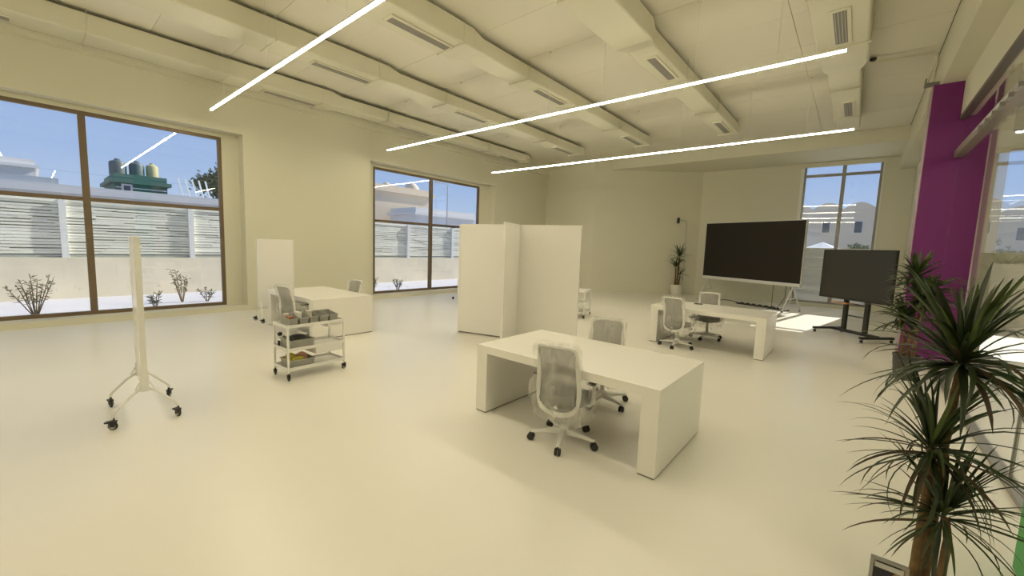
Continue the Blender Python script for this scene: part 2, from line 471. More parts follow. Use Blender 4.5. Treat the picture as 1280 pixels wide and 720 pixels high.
# glass partition
o = struct('window_5', 'full height glass partition on the right side', (XR, 0, 0))
yp = [3.92, 5.38, 7.95, 10.56]
MB().box(-0.045, 0.045, 3.92, 10.58, 0, 0.045).build('floor_track', M_greyfr, o)
MB().box(-0.05, 0.05, Y0+0.02, 10.58, 4.36, 4.42).build('head_frame', mat('dark_head', (0.10, 0.08, 0.07), 0.5), o)
MB().box(-0.06, 0.06, Y0+0.02, 10.58, 3.71, 3.83).build('transom', mat('transom_brown', (0.24, 0.21, 0.17), 0.4, metal=0.3), o)
MB().box(-0.012, 0.012, 5.37, 5.39, 0.045, 3.71).build('mullion', M_greyfr, o)
for ya, yb in ((3.92, 5.37), (5.39, 10.56)):
    MB().box(-0.006, 0.006, ya, yb, 0.045, 3.71).build('pane', M_glass2, o)
for ya, yb in ((3.92, 7.2), (7.22, 10.56)):
    MB().box(-0.006, 0.006, ya, yb, 3.83, 4.36).build('pane', M_glass2, o)
for k in range(6):
    MB().box(-0.10, -0.06, 6.6 + k*0.36, 6.75 + k*0.36, 3.70, 3.75).build('roller', M_greyfr, o)
tag(MB().box(1.545, 1.70, 10.15, 10.6, 0, 5.02).build('wall_post', M_grey_post), 'beige post behind the glass beside the purple column', kind='structure')

# ------------------------------------------------------------------ lights
def linear_light(name, label, x0, x1, y, z, m=M_led, wires=True, ztop=ZC):
    L = x1 - x0
    t = thing(name, label, 'light', ((x0+x1)/2, y, z), 0, 'suspended linear ceiling lights')
    MB().box(-L/2, L/2, -0.018, 0.018, 0.003, 0.026).build('housing', M_wmetal, t)
    df = MB().box(-L/2+0.004, L/2-0.004, -0.018, 0.018, -0.018, 0.003).build('diffuser', M_ledside, t)
    df.data.materials.append(m)
    for pf in df.data.polygons:
        if pf.normal.z < -0.9: pf.material_index = 1
    for xw in ((-10.2, -7.9, -5.2, -3.95, -2.3, -1.15) if x0 < 0 else (2.6, 5.2, 8.0)):
        xx = xw - (x0 + x1) / 2
        MB().tube([(xx, 0, 0.026), (xx, 0, ztop - z)], 0.003, 5).build('suspension_wire', M_wmetal, t)
        MB().lathe([(0.025, -0.03), (0.03, 0)], 8, (xx, 0, ztop - z)).build('ceiling_cup', M_ceil, t)
    return t
ZL = 4.655
linear_light('linear_light', 'bright linear light crossing the top left corner, nearest the camera', -11.15, -0.40, 2.76, ZL)
linear_light('linear_light', 'middle bright linear light ending beside the right hand duct', -11.13, -0.36, 7.17, ZL)
linear_light('linear_light', 'farthest bright linear light in front of the back wall window', -10.9, -0.30, 11.56, ZL)
linear_light('linear_light', 'linear light hanging above and behind the viewpoint', -11.15, -0.40, -1.6, ZL)
linear_light('linear_light', 'added linear light of the neighbouring room beside the viewpoint', 2.3, 8.3, 1.0, ZL, M_led2)  # added fill, brightens the right side of the floor through the glass
linear_light('linear_light', 'added linear light of the neighbouring room nearer the purple column', 2.3, 8.3, 13.5, ZL, M_led2)  # added fill light for the next room and the floor on this side
linear_light('linear_light', 'added linear light of the neighbouring room nearer the viewpoint', 2.3, 8.3, 7.2, ZL, M_led2)  # added to light the next room and spill onto floor and desk sides

# ------------------------------------------------------------------ ceiling ducts
def duct(label, xr, ystart=Y0 + 0.1, yend=14.2):
    """right edge of the slim run at xr; big section first, then a reducer"""
    t = thing('air_duct', label, 'duct', (xr, 0, 0), 0, 'painted ceiling air ducts')
    zt, zb1, zb2 = 5.83, 5.46, 5.52
    b = MB()
    w1, w2 = 0.72, 0.52
    wide = [(-0.60, zb1), (0.10, zb1), (0.10, zt), (-0.60, zt)]
    slim = [(-0.52, zb2), (0.0, zb2), (0.0, zt - 0.02), (-0.52, zt - 0.02)]
    ys = [(ystart, wide), (5.45, wide), (5.80, slim), (yend, slim)]
    if xr > -1.0: ys = [(ystart, wide), (10.05, wide), (10.55, slim), (yend, slim)]
    if -4 < xr < -2: ys = [(ystart, wide), (7.0, wide), (7.35, slim), (yend, slim)]
    vs = []; fs = []
    for y, s in ys: vs += [(p[0], y, p[1]) for p in s]
    for i in range(len(ys) - 1):
        for k in range(4): fs.append((i*4+k, i*4+(k+1) % 4, (i+1)*4+(k+1) % 4, (i+1)*4+k))
    fs += [(3, 2, 1, 0), tuple(4*(len(ys)-1)+k for k in range(4))]
    b.add(vs, fs)
    b.build('duct_body', M_duct, t, bevel=0.03, seg=2)
    yred = ys[1][0]
    for gy in ((-1.2, -0.0), (3.92, 5.12), (7.75, 8.88), (12.5, 13.65)):
        zb = zb1 if gy[1] < yred else zb2
        xo = (-0.33, -0.17) if gy[1] < yred else (-0.30, -0.15)
        fr = MB()
        fr.box(xo[0]-0.05, xo[1]+0.05, gy[0]-0.04, gy[1]+0.04, zb-0.028, zb-0.001)
        g_ = fr.build('grille', M_duct, t, bevel=0.006)
        MB().box(xo[0], xo[1], gy[0], gy[1], zb-0.032, zb-0.029).build('grille_core', M_grille, g_)
        lv = MB()
        for k in range(4):
            xx = xo[0] + (k + 0.5) * (xo[1]-xo[0]) / 4
            lv.box(xx-0.006, xx+0.006, gy[0], gy[1], zb-0.038, zb-0.033)
        lv.build('louver', M_louver, g_)
    for hy in (-1.9, 0.9, 3.1, 5.2, 7.2, 9.1, 11.6, 13.9):
        wide_ = hy < yred + 0.05
        xa, xb, zz = (-0.60, 0.10, zb1) if wide_ else (-0.52, 0.0, zb2)
        h = MB(); h.box(xa-0.02, xb+0.02, hy-0.014, hy+0.014, zz-0.022, zz-0.001)
        h.tube([(xb+0.016, hy, zz-0.02), (xb+0.016, hy, ZC)], 0.006, 5)
        h.tube([(xa-0.016, hy, zz-0.02), (xa-0.016, hy, ZC)], 0.006, 5)
        h.build('hanger', M_duct, t)
    return t
for xr, lb in ((-11.15, 'cream air duct along the window wall, leftmost of the five'),
               (-8.5, 'cream air duct second from the window wall'),
               (-5.8, 'cream air duct in the middle of the ceiling, third of five'),
               (-3.08, 'cream air duct fourth from the window wall, left of the rightmost'),
               (-0.27, 'cream air duct farthest right, running above the giant screen side')):
    duct(lb, xr, yend=14.2 if xr < -1 else 15.2)

# pipes and box at the beam corner
tag(MB().tube([(-0.10, 11.1, 5.80), (0.70, 11.2, 5.80), (0.80, 11.25, 5.77), (0.825, 11.4, 5.7), (0.825, 12.3, 5.62)], 0.022, 8).build('conduit_pipe', M_duct, smooth=True),
    'thin painted pipe turning from the ceiling along the right beam', 'pipe')
tag(MB().lathe([(0.03, 0), (0.055, 0.02), (0.055, 0.05), (0.02, 0.07)], 10).build('smoke_detector', M_black, loc=(-0.12, 11.05, 5.81)), 'small dark sensor at the end of the ceiling pipe', 'sensor')
for k in range(3):
    o = MB(); o.tube([(0.83, 11.6 + k*0.25, 5.55 - 0.12*k), (0.83, 12.6, 5.35 - 0.12*k), (0.83, 13.1, 5.3 - 0.12*k)], 0.016, 6)
    tag(o.build('cable_conduit', M_duct, smooth=True), ['upper', 'middle', 'lower'][k] + ' small conduit on the beam face left of the purple column', 'conduit', 'conduits beside the purple column')
t = thing('junction_box', 'small dark open bracket box at the top of the purple column', 'box', (0.76, 10.9, 5.14))
MB().box(-0.10, 0.09, -0.10, 0.10, -0.03, 0.0).build('plate', M_grille, t)
MB().box(-0.10, -0.08, -0.10, 0.10, 0.0, 0.08).build('flange', M_grille, t)

# ------------------------------------------------------------------ casters
def caster(parent, loc, rz=0.0, r=0.04, wheel=M_rubber, lock=True):
    b = MB(); b.M = Matrix.Translation(loc) @ Matrix.Rotation(rz, 4, 'Z')
    b.box(-0.03, 0.03, -0.018, 0.018, r*1.95, r*2.25)
    b.box(-0.02, 0.025, -0.017, -0.012, r*0.8, r*2.0); b.box(-0.02, 0.025, 0.012, 0.017, r*0.8, r*2.0)
    b.box(-0.06 if lock else -0.025, -0.01, -0.02, 0.02, r*1.7, r*2.05)
    b.tube([(0.01, 0, r*2.2), (0.01, 0, r*2.9)], 0.009, 8)
    c = b.build('caster', M_black, parent)
    w = MB(); w.M = Matrix.Translation(loc) @ Matrix.Rotation(rz, 4, 'Z') @ Matrix.Rotation(PI/2, 4, 'X')
    w.lathe([(r*0.85, -0.0105), (r, -0.006), (r, 0.006), (r*0.85, 0.0105)], 18, (0, r, 0))
    w.build('wheel', wheel, c, smooth=True)
    h = MB(); h.M = w.M
    h.lathe([(r*0.72, -0.0115), (r*0.72, 0.0115)], 16, (0, r, 0)).build('hub_cap', M_hub, c)
    return c

# ------------------------------------------------------------------ desks
def make_desk(name, label):
    t = thing(name, label, 'desk', group='white slab sided desks')
    w, d, h, th, tt = 2.10, 1.24, 0.775, 0.155, 0.085
    b = MB().box(-w/2, w/2, -d/2, d/2, h-tt, h); b.build('desk_top', M_white, t, bevel=0.0015, seg=1)
    for s in (-1, 1):
        x0, x1 = (-w/2, -w/2+th) if s < 0 else (w/2-th, w/2)
        MB().box(x0, x1, -d/2, d/2, 0.014, h-tt).build('side_panel', M_white, t, bevel=0.0015, seg=1)
        MB().box(x0+0.006, x1-0.006, -d/2+0.006, d/2-0.006, 0.0, 0.014).build('plinth', M_plinth, t)
    return t
d1 = make_desk('desk', 'nearest large white desk in the middle of the floor')
place(d1, d1['label'], (-2.165, 3.87, 0))
place(copy_tree(d1), 'white desk before the giant screen with a small black thing on it', (-2.17, 9.04, 0))
place(copy_tree(d1), 'white desk at the left behind the loaded trolley', (-8.70, 3.95, 0), 0.02)
place(copy_tree(d1), 'white desk almost hidden behind the folding partition', (-8.84, 9.62, 0))

# ------------------------------------------------------------------ task chairs
def rounded_outline():
    P = [(-0.165, 1.008), (-0.09, 1.016), (0, 1.018), (0.09, 1.016), (0.165, 1.008), (0.196, 0.98), (0.206, 0.90), (0.218, 0.78), (0.226, 0.67), (0.228, 0.56), (0.218, 0.45), (0.175, 0.365), (0.085, 0.328), (0, 0.322)]
    P += [(-x, z) for x, z in reversed(P[5:-1])]
    return P
def back_y(x, z): return -0.215 - (z - 0.45) * 0.14 + 0.035 * (x / 0.24) ** 2 + 0.03 * math.sin((z - 0.45) / 0.55 * PI)
def make_chair(name, label):
    t = thing(name, label, 'office chair', group='grey mesh office chairs in plastic film')
    for k in range(5):
        a = math.radians(-76) + 2*PI*k/5
        b = MB(); b.M = Matrix.Rotation(a, 4, 'Z')
        vs = []
        for x_, w_, z0_, z1_ in ((0.02, 0.034, 0.075, 0.14), (0.18, 0.026, 0.082, 0.12), (0.33, 0.019, 0.078, 0.102)):
            vs += [(x_, -w_, z0_), (x_, w_, z0_), (x_, w_*0.8, z1_), (x_, -w_*0.8, z1_)]
        fs = [(3, 2, 1, 0), (8, 9, 10, 11)]
        for i in range(2):
            for q in range(4): fs.append((i*4+q, i*4+(q+1) % 4, (i+1)*4+(q+1) % 4, (i+1)*4+q))
        b.add(vs, fs); leg = b.build('base_leg', M_chairw, t, bevel=0.008, smooth=True)
        b = MB(); b.M = Matrix.Rotation(a, 4, 'Z') @ Matrix.Translation((0.325, 0, 0)) @ Matrix.Rotation(0.7*k, 4, 'Z')
        b.tube([(0, 0, 0.05), (0, 0, 0.085)], 0.009, 6)
        for s in (-1, 1):
            b2 = Matrix(b.M); b.M = b2 @ Matrix.Translation((0, s*0.017, 0.0355)) @ Matrix.Rotation(PI/2, 4, 'X')
            b.lathe([(0.026, -0.012), (0.035, -0.007), (0.035, 0.007), (0.026, 0.012)], 14); b.M = b2
        b.build('caster', M_rubber, t, smooth=True)
    MB().lathe([(0.05, 0.08), (0.055, 0.11), (0.05, 0.15), (0.03, 0.17)], 16).build('hub', M_chairw, t, smooth=True)
    MB().lathe([(0.026, 0.17), (0.026, 0.30), (0.017, 0.301), (0.017, 0.40)], 12).build('gas_column', M_hub, t, smooth=True)
    b = MB(); b.box(-0.10, 0.10, -0.13, 0.13, 0.385, 0.425); b.tube([(0.08, 0.02, 0.40), (0.24, 0.04, 0.40)], 0.009, 6); b.box(0.23, 0.27, 0.02, 0.06, 0.39, 0.41)
    b.build('tilt_mechanism', M_black, t, bevel=0.01)
    # seat cushion
    n = 20; vs = []; fs = []
    rows = [(0.80, 0.425), (0.97, 0.435), (1.0, 0.455), (0.985, 0.48), (0.93, 0.498), (0.6, 0.505), (0.0, 0.502)]
    for k_, z_ in rows:
        for i in range(n):
            a = 2*PI*i/n; cx, cy = math.cos(a), math.sin(a)
            sx = abs(cx)**0.45 * math.copysign(1, cx); sy = abs(cy)**0.45 * math.copysign(1, cy)
            vs.append((0.245*sx*k_, 0.015 + 0.235*sy*k_, z_ - (0.02 if sy > 0.9 and k_ > 0.9 else 0)))
    for j in range(len(rows)-1):
        for i in range(n): fs.append((j*n+i, j*n+(i+1) % n, (j+1)*n+(i+1) % n, (j+1)*n+i))
    fs.append(tuple(range(n-1, -1, -1)))
    MB().add(vs, fs).build('seat', M_fabric, t, smooth=True, sharp=80)
    # back frame
    P = rounded_outline()
    Q = []
    for i in range(len(P)):
        p0, p1, p2, p3 = P[i-1], P[i], P[(i+1) % len(P)], P[(i+2) % len(P)]
        for u in (0, 0.5):
            c_ = []
            for d_ in (0, 1):
                c_.append(0.5*((2*p1[d_]) + (-p0[d_]+p2[d_])*u + (2*p0[d_]-5*p1[d_]+4*p2[d_]-p3[d_])*u*u + (-p0[d_]+3*p1[d_]-3*p2[d_]+p3[d_])*u**3))
            Q.append(c_)
    cx, cz = 0, 0.66
    vs = []; fs = []; m = len(Q)
    for x_, z_ in Q:
        wd = 0.046 if z_ < 0.93 else 0.026
        dx, dz = cx - x_, cz - z_; L_ = math.hypot(dx, dz)
        dx, dz = (dx/L_, dz/L_)
        y_ = back_y(x_, z_)
        for a_, b_ in ((0, 0.012), (0, -0.012), (1, -0.010), (1, 0.010)):
            vs.append((x_ + dx*wd*a_, y_ + b_, z_ + dz*wd*a_))
    for i in range(m):
        j = (i+1) % m
        for q in range(4): fs.append((i*4+q, j*4+q, j*4+(q+1) % 4, i*4+(q+1) % 4))
    MB().add(vs, fs).build('back_frame', M_chairw, t, bevel=0.005, smooth=True)
    vs = []; fs = []
    for k_ in (0.93, 0.6, 0.3):
        for x_, z_ in Q:
            X_, Z_ = x_*k_, cz + (z_-cz)*k_
            vs.append((X_, back_y(X_, Z_) + 0.004, Z_))
    vs.append((0, back_y(0, cz) + 0.004, cz))
    for j in range(2):
        for i in range(m): fs.append((j*m+i, j*m+(i+1) % m, (j+1)*m+(i+1) % m, (j+1)*m+i))
    for i in range(m): fs.append((2*m+i, 2*m+(i+1) % m, 3*m))
    MB().add(vs, fs).build('back_mesh', M_mesh, t, smooth=True)
    # lumbar band
    vs = []; fs = []
    for i in range(13):
        x_ = -0.178 + 0.356*i/12
        for z_ in (0.41, 0.525): vs.append((x_, back_y(x_, z_) - 0.012, z_ + 0.03*(x_/0.2)**2))
    for i in range(12): fs.append((2*i, 2*i+2, 2*i+3, 2*i+1))
    o = MB().add(vs, fs).build('lumbar_support', mat('lumbar_grey', (0.20, 0.195, 0.175), 0.85), t, smooth=True)
    sm = o.modifiers.new('solid', 'SOLIDIFY'); sm.thickness = 0.008
    MB().tube([(0, -0.10, 0.40), (0, -0.19, 0.40), (0, -0.215, 0.41), (0, -0.20, 0.44)], [0.028, 0.028, 0.026, 0.02], 10).build('back_support', M_chairw, t, smooth=True)
    for s in (-1, 1):
        MB().tube([(s*0.12, 0.0, 0.41), (s*0.25, 0.0, 0.415), (s*0.285, 0.0, 0.45), (s*0.285, 0.0, 0.64)], [0.018, 0.018, 0.02, 0.018], 8).build('armrest_post', M_chairw, t, smooth=True)
        MB().box(s*0.285-0.035, s*0.285+0.035, -0.11, 0.13, 0.64, 0.665).build('armrest', M_bind, t, bevel=0.012, smooth=True)
    # loose plastic film bag over back, arms and seat
    n = 40; vs = []; fs = []
    rows = []
    for i in range(17):
        z_ = 0.27 + (1.028 - 0.27) * i / 16
        k_ = max(0, min(1, (z_ - 0.60) / 0.12)); k_ = k_*k_*(3-2*k_)
        low = max(0, min(1, (0.47 - z_) / 0.14))
        hx = (0.335 - 0.05*low)*(1-k_) + 0.238*k_
        yf = (0.29 - 0.07*low)*(1-k_) + (-0.16)*k_
        yb = (-0.30 + 0.05*low)*(1-k_) + (back_y(0, z_) - 0.035)*k_
        if i == 16: hx *= 0.86; yf -= 0.03; yb += 0.03
        rows.append((hx, yf, yb, z_))
    R_ = random.Random(3)
    ph = [R_.uniform(0, 6.28) for _ in range(12)]
    for j, (hx, yf, yb, z_) in enumerate(rows):
        for i in range(n):
            a = 2*PI*i/n; cx_, cy_ = math.cos(a), math.sin(a)
            sx = abs(cx_)**0.55 * math.copysign(1, cx_); sy = abs(cy_)**0.55 * math.copysign(1, cy_)
            wv = 0.006*math.sin(3*a + 9*z_ + ph[0]) + 0.004*math.sin(5*a - 14*z_ + ph[1]) + (0.003*math.sin(9*a + 22*z_ + ph[2]) if z_ < 0.66 else 0)
            vs.append((sx*(hx + wv), (yf+yb)/2 + sy*((yf-yb)/2 + wv), z_ + 0.012*math.sin(4*a + ph[3])*(j < 3)))
    for j in range(len(rows)-1):
        for i in range(n): fs.append((j*n+i, j*n+(i+1) % n, (j+1)*n+(i+1) % n, (j+1)*n+i))
    fs.append(tuple((len(rows)-1)*n + i for i in range(n)))
    o = MB().add(vs, fs).build('plastic_wrap', M_wrap, t, smooth=True, sharp=80)
    o['label'] = 'loose clear plastic film'
    return t
ch = make_chair('office_chair', 'film wrapped office chair at the camera side of the nearest desk')
place(ch, ch['label'], (-2.06, 3.33, 0), 0.16)
for lb, loc, rz in (('film wrapped office chair on the far side of the nearest desk', (-2.26, 4.50, 0), PI + 0.38),
                    ('film wrapped office chair before the desk near the giant screen, left of two', (-2.62, 8.36, 0), -0.20),
                    ('film wrapped office chair behind the desk near the giant screen, right of two', (-2.40, 9.66, 0), PI + 0.25),
                    ('office chair between the loaded trolley and the left desk', (-8.22, 3.30, 0), 0.22),
                    ('office chair whose back shows above the far side of the left desk', (-8.60, 4.50, 0), PI + 0.15)):
    place(copy_tree(ch), lb, loc, rz)

# ------------------------------------------------------------------ mobile whiteboards
def make_board(name, label):
    t = thing(name, label, 'whiteboard', group='mobile whiteboards on caster legs')
    w, th = 0.76, 0.046
    MB().box(-w/2, w/2, -th/2, th/2, 0.33, 1.86).build('board', M_white2, t, bevel=0.006)
    for sx in (-1, 1):
        MB().box(sx*(w/2 - 0.012) - 0.013, sx*(w/2 - 0.012) + 0.014, -th/2-0.002, th/2+0.002, 0.33, 1.862).build('edge_profile', M_wmetal, t)
        for sy in (-1, 1):
            xx = sx*0.33
            br = MB(); br.box(xx-0.02, xx+0.02, sy*(th/2), sy*(th/2 + 0.012), 0.32, 0.47) if sy > 0 else br.box(xx-0.02, xx+0.02, -th/2-0.012, -th/2, 0.32, 0.47)
            br.bar((xx, sy*(th/2+0.012), 0.42), (xx, sy*(th/2+0.05), 0.34), 0.035, 0.012)
            br.build('bracket', M_brack, t)
            MB().tube([(xx, sy*(th/2+0.01), 0.345), (sx*0.345, sy*0.10, 0.30), (sx*0.36, sy*0.225, 0.165), (sx*0.362, sy*0.242, 0.14), (sx*0.362, sy*0.244, 0.105)], 0.0125, 8).build('leg', M_wmetal, t, smooth=True)
            caster(t, (sx*0.362, sy*0.244, 0), 0.4*sx + (0 if sy > 0 else 0.6), 0.04)
    return t
wb = make_board('mobile_whiteboard', 'mobile whiteboard seen edge-on in the left foreground')
place(wb, wb['label'], (-5.665, 0.70, 0), math.radians(-4.3))
place(copy_tree(wb), 'mobile whiteboard facing out beside the left desk, near the wall', (-10.14, 3.63, 0), PI/2 - 0.02)
place(copy_tree(wb), 'mobile whiteboard half hidden behind the left edge of the folding partition', (-10.42, 9.78, 0), PI/2 + 0.45)

# ------------------------------------------------------------------ folding partition
t = thing('folding_partition', 'tall white folding partition wall standing in the middle of the room', 'partition', (0, 0, 0))
def part_panel(p, q, z0=0.03, z1=2.33, th=0.05):
    p = Vector((*p, 0)); q = Vector((*q, 0)); d = (q - p); L = d.length; a = math.atan2(d.y, d.x)
    M = Matrix.Translation(p) @ Matrix.Rotation(a, 4, 'Z')
    b = MB(); b.M = M; b.box(0, L, -th/2, th/2, z0, z1); o = b.build('partition_panel', M_white2, t, bevel=0.004)
    b = MB(); b.M = M
    for s in (-1, 1):
        y0, y1 = (-th/2-0.005, -th/2) if s < 0 else (th/2, th/2+0.005)
        b.box(0.0, 0.03, y0, y1, z0, z1); b.box(L-0.03, L, y0, y1, z0, z1); b.box(0.03, L-0.03, y0, y1, z1-0.03, z1); b.box(0.03, L-0.03, y0, y1, z0, z0+0.03)
    b.build('edge_frame', M_white2, o)
    b = MB(); b.M = M; b.box(0.02, L-0.02, -0.018, 0.018, 0.0, z0); b.build('plinth', M_plinth, o)
part_panel((-6.50, 5.96), (-5.30, 6.30))
part_panel((-4.885, 5.55), (-5.21, 6.37), th=0.035)
part_panel((-5.20, 6.40), (-4.00, 6.75))

# ------------------------------------------------------------------ utility trolleys
def make_trolley(name, label):
    t = thing(name, label, 'trolley', group='white three tier utility trolleys')
    w, l = 0.40, 0.79     # x, y
    for sx in (-1, 1):
        for sy in (-1, 1):
            MB().box(sx*w/2-0.0125, sx*w/2+0.0125, sy*l/2-0.0125, sy*l/2+0.0125, 0.10, 0.755).build('post', M_wmetal, t, bevel=0.003)
            caster(t, (sx*w/2, sy*l/2, 0), 0.8 + sy, 0.036, lock=False)
    for z in (0.715, 0.40, 0.135):
        b = MB(); b.box(-w/2+0.013, w/2-0.013, -l/2+0.013, l/2-0.013, z-0.004, z)
        for sx in (-1, 1): b.box(sx*(w/2)-0.004 - (0.006 if sx < 0 else -0.006), sx*(w/2)+0.004 - (0.006 if sx < 0 else -0.006), -l/2+0.013, l/2-0.013, z-0.004, z+0.038)
        for sy in (-1, 1): b.box(-w/2+0.013, w/2-0.013, sy*(l/2)-0.004 - (0.006 if sy < 0 else -0.006), sy*(l/2)+0.004 - (0.006 if sy < 0 else -0.006), z-0.004, z+0.038)
        b.build('tray', M_wmetal, t)
    return t
tr = make_trolley('utility_trolley', 'white utility trolley loaded with grey bins before the left desk')
TL, TR = (-5.86, 2.53, 0), 0.055
place(tr, tr['label'], TL, TR)
for y0_, y1_, z0_, z1_ in ((-0.02, 0.37, 0.30, 0.396),):
    b = MB(); b.box(-0.13, 0.20, y0_, y1_, z0_, z0_+0.004); b.box(0.19, 0.205, y0_, y1_, z0_+0.004, z1_); b.box(-0.13, 0.19, y0_, y0_+0.006, z0_+0.004, z1_); b.box(-0.13, 0.19, y1_-0.006, y1_, z0_+0.004, z1_)
    b.build('hanging_tray', M_wmetal, tr)
b = MB(); b.box(-0.05, 0.185, 0.16, 0.37, 0.66, 0.664); b.box(0.18, 0.187, 0.16, 0.37, 0.664, 0.71); b.box(-0.05, 0.18, 0.16, 0.165, 0.664, 0.71)
b.build('small_tray', M_wmetal, tr)
place(copy_tree(wb and make_trolley('utility_trolley', 'x')), 'white utility trolley peeking out behind the right edge of the folding partition', (-5.83, 9.95, 0), 0.3)
# the prototype of the second trolley is the copy source itself: drop it
for o in [o for o in S.objects if o.get('label') == 'x']:
    for chd in list(o.children_recursive): bpy.data.objects.remove(chd)
    bpy.data.objects.remove(o)

TM = Matrix.Translation(TL) @ Matrix.Rotation(TR, 4, 'Z')
def on_trolley(x, y, z): return tuple(TM @ Vector((x, y, z)))
def tray_box(b, x0, x1, y0, y1, z0, z1, w=0.004, front=None, flare=0.0):
    """open box with walls; front (x1 side) may be lower"""
    zf = front if front else z1
    b.box(x0, x1, y0, y1, z0, z0+w)
    vs = [(x0, y0, z0+w), (x0, y1, z0+w), (x0-flare, y1+flare, z1), (x0-flare, y0-flare, z1),
          (x1, y0, z0+w), (x1, y1, z0+w), (x1+flare, y1+flare, zf), (x1+flare, y0-flare, zf)]
    inner = [(x0+w, y0+w, z0+w), (x0+w, y1-w, z0+w), (x0-flare+w, y1+flare-w, z1), (x0-flare+w, y0-flare+w, z1),
             (x1-w, y0+w, z0+w), (x1-w, y1-w, z0+w), (x1+flare-w, y1+flare-w, zf), (x1+flare-w, y0-flare+w, zf)]
    n = len(vs)
    fs = [(0, 3, 2, 1), (4, 5, 6, 7), (0, 4, 7, 3), (1, 2, 6, 5)]
    fs2 = [tuple(i+n for i in reversed(f)) for f in fs]
    rim = [(3, 7, 7+n, 3+n), (7, 6, 6+n, 7+n), (6, 2, 2+n, 6+n), (2, 3, 3+n, 2+n)]
    b.add(vs + inner, fs + fs2 + rim)
def bin_thing(label, x, y, z, dims, m, front=None, rim=True):
    dx, dy, dz = dims
    t = thing('storage_bin', label, 'bin', on_trolley(x, y, z), TR, 'grey bins on the trolley')
    b = MB(); tray_box(b, -dx/2, dx/2, -dy/2, dy/2, 0, dz, front=front, flare=0.008)
    b.build('bin_body', m, t)
    if not front:
        r = MB()
        o_, i_ = (-dx/2-0.018, dx/2+0.018, -dy/2-0.018, dy/2+0.018), (-dx/2-0.008, dx/2+0.008, -dy/2-0.008, dy/2+0.008)
        vs = []
        for z_ in (dz-0.012, dz+0.001):
            for q in (o_, i_): vs += [(q[0], q[2], z_), (q[1], q[2], z_), (q[1], q[3], z_), (q[0], q[3], z_)]
        fs = []
        for k in range(4):
            n_ = (k+1) % 4
            fs += [(k, n_, 8+n_, 8+k), (4+n_, 4+k, 12+k, 12+n_), (8+k, 8+n_, 12+n_, 12+k), (n_, k, 4+k, 4+n_)]
        r.add(vs, fs).build('bin_rim', m, t)
    else:
        MB().box(-dx/2-0.02, -dx/2-0.009, -dy/2-0.01, dy/2+0.01, dz-0.014, dz).build('rear_lip', m, t)
        MB().box(dx/2+0.009, dx/2+0.02, -dy/2-0.01, dy/2+0.01, front-0.014, front).build('front_lip', m, t)
    return t
names5 = ['first small grey bin on the trolley top, at the near end', 'second small grey bin from the near end of the trolley top', 'middle small grey bin of five on the trolley top',
          'fourth small grey bin from the near end of the trolley top', 'last small grey bin at the far end of the trolley top']
for k in range(5):
    y = -0.30 + 0.142*k
    bin_thing(names5[k], 0.03, y, 0.716, (0.25, 0.104, 0.15), M_bin, front=0.112)
def goods(name, label, cat, x, y, z, shape, m, group=None):
    o = shape.build(name, m, loc=on_trolley(x, y, z), bevel=0.006, smooth=True); o.rotation_euler = (0, 0, TR + random.uniform(-0.2, 0.2))
    return tag(o, label, cat, group)
goods('small_carton', 'small rust red carton in the first bin', 'carton', 0.055, -0.30, 0.722, MB().box(-0.05, 0.05, -0.032, 0.032, 0, 0.125), M_redbox)
goods('small_carton', 'pale carton behind the rust red one', 'carton', -0.04, -0.305, 0.722, MB().box(-0.025, 0.025, -0.034, 0.034, 0, 0.15), M_card)
goods('paper_stack', 'upright stack of white paper packs in the middle bin', 'paper pack', 0.0, -0.02, 0.722, MB().box(-0.05, 0.05, -0.032, 0.032, 0, 0.17), M_card)
goods('paper_stack', 'pale paper pack leaning in the second bin', 'paper pack', -0.02, -0.155, 0.722, MB().box(-0.045, 0.045, -0.028, 0.028, 0, 0.165), M_white)
goods('tape_roll', 'white tape roll standing in the middle bin front', 'tape', 0.095, -0.02, 0.722, MB().tube([(0, 0.035*math.cos(a), 0.045+0.035*math.sin(a)) for a in [2*PI*i/16 for i in range(16)]], 0.011, 6, closed=True), M_card)
goods('dark_tool', 'dark tool lying in the last bin of the trolley top', 'tool', 0.03, 0.268, 0.722, MB().box(-0.09, 0.09, -0.03, 0.03, 0, 0.04), M_bind)
bin_thing('large dark grey bin on the middle shelf of the trolley', 0.02, -0.19, 0.402, (0.29, 0.30, 0.13), M_bin)
b = MB(); b.lathe([(0.10, 0), (0.13, 0.06), (0.11, 0.14), (0.05, 0.165)], 10)
goods('black_bag', 'black folded bag in the middle shelf bin', 'bag', 0.02, -0.19, 0.408, b, M_blackgoods)
bin_thing('large grey bin on the bottom shelf of the trolley holding bright packs', 0.02, -0.19, 0.137, (0.29, 0.30, 0.12), M_bin)
def pouch(rx, ry, rz):
    b = MB(); n = 12; rows = [(0.3, -1), (0.85, -0.7), (1, 0), (0.85, 0.7), (0.3, 1)]
    vs = []; fs = []
    for k_, z_ in rows:
        for i in range(n):
            a = 2*PI*i/n; cx_, cy_ = math.cos(a), math.sin(a)
            vs.append((rx*k_*abs(cx_)**0.6*math.copysign(1, cx_), ry*k_*abs(cy_)**0.6*math.copysign(1, cy_), rz*(z_+1)))
    for j in range(4):
        for i in range(n): fs.append((j*n+i, j*n+(i+1) % n, (j+1)*n+(i+1) % n, (j+1)*n+i))
    fs += [tuple(range(n-1, -1, -1)), tuple(4*n+i for i in range(n))]
    return b.add(vs, fs)
goods('yellow_pouch', 'yellow pouch at the front of the bottom trolley bin', 'pouch', 0.09, -0.215, 0.175, pouch(0.045, 0.085, 0.055), M_yellow, 'pouches in the bottom bin')
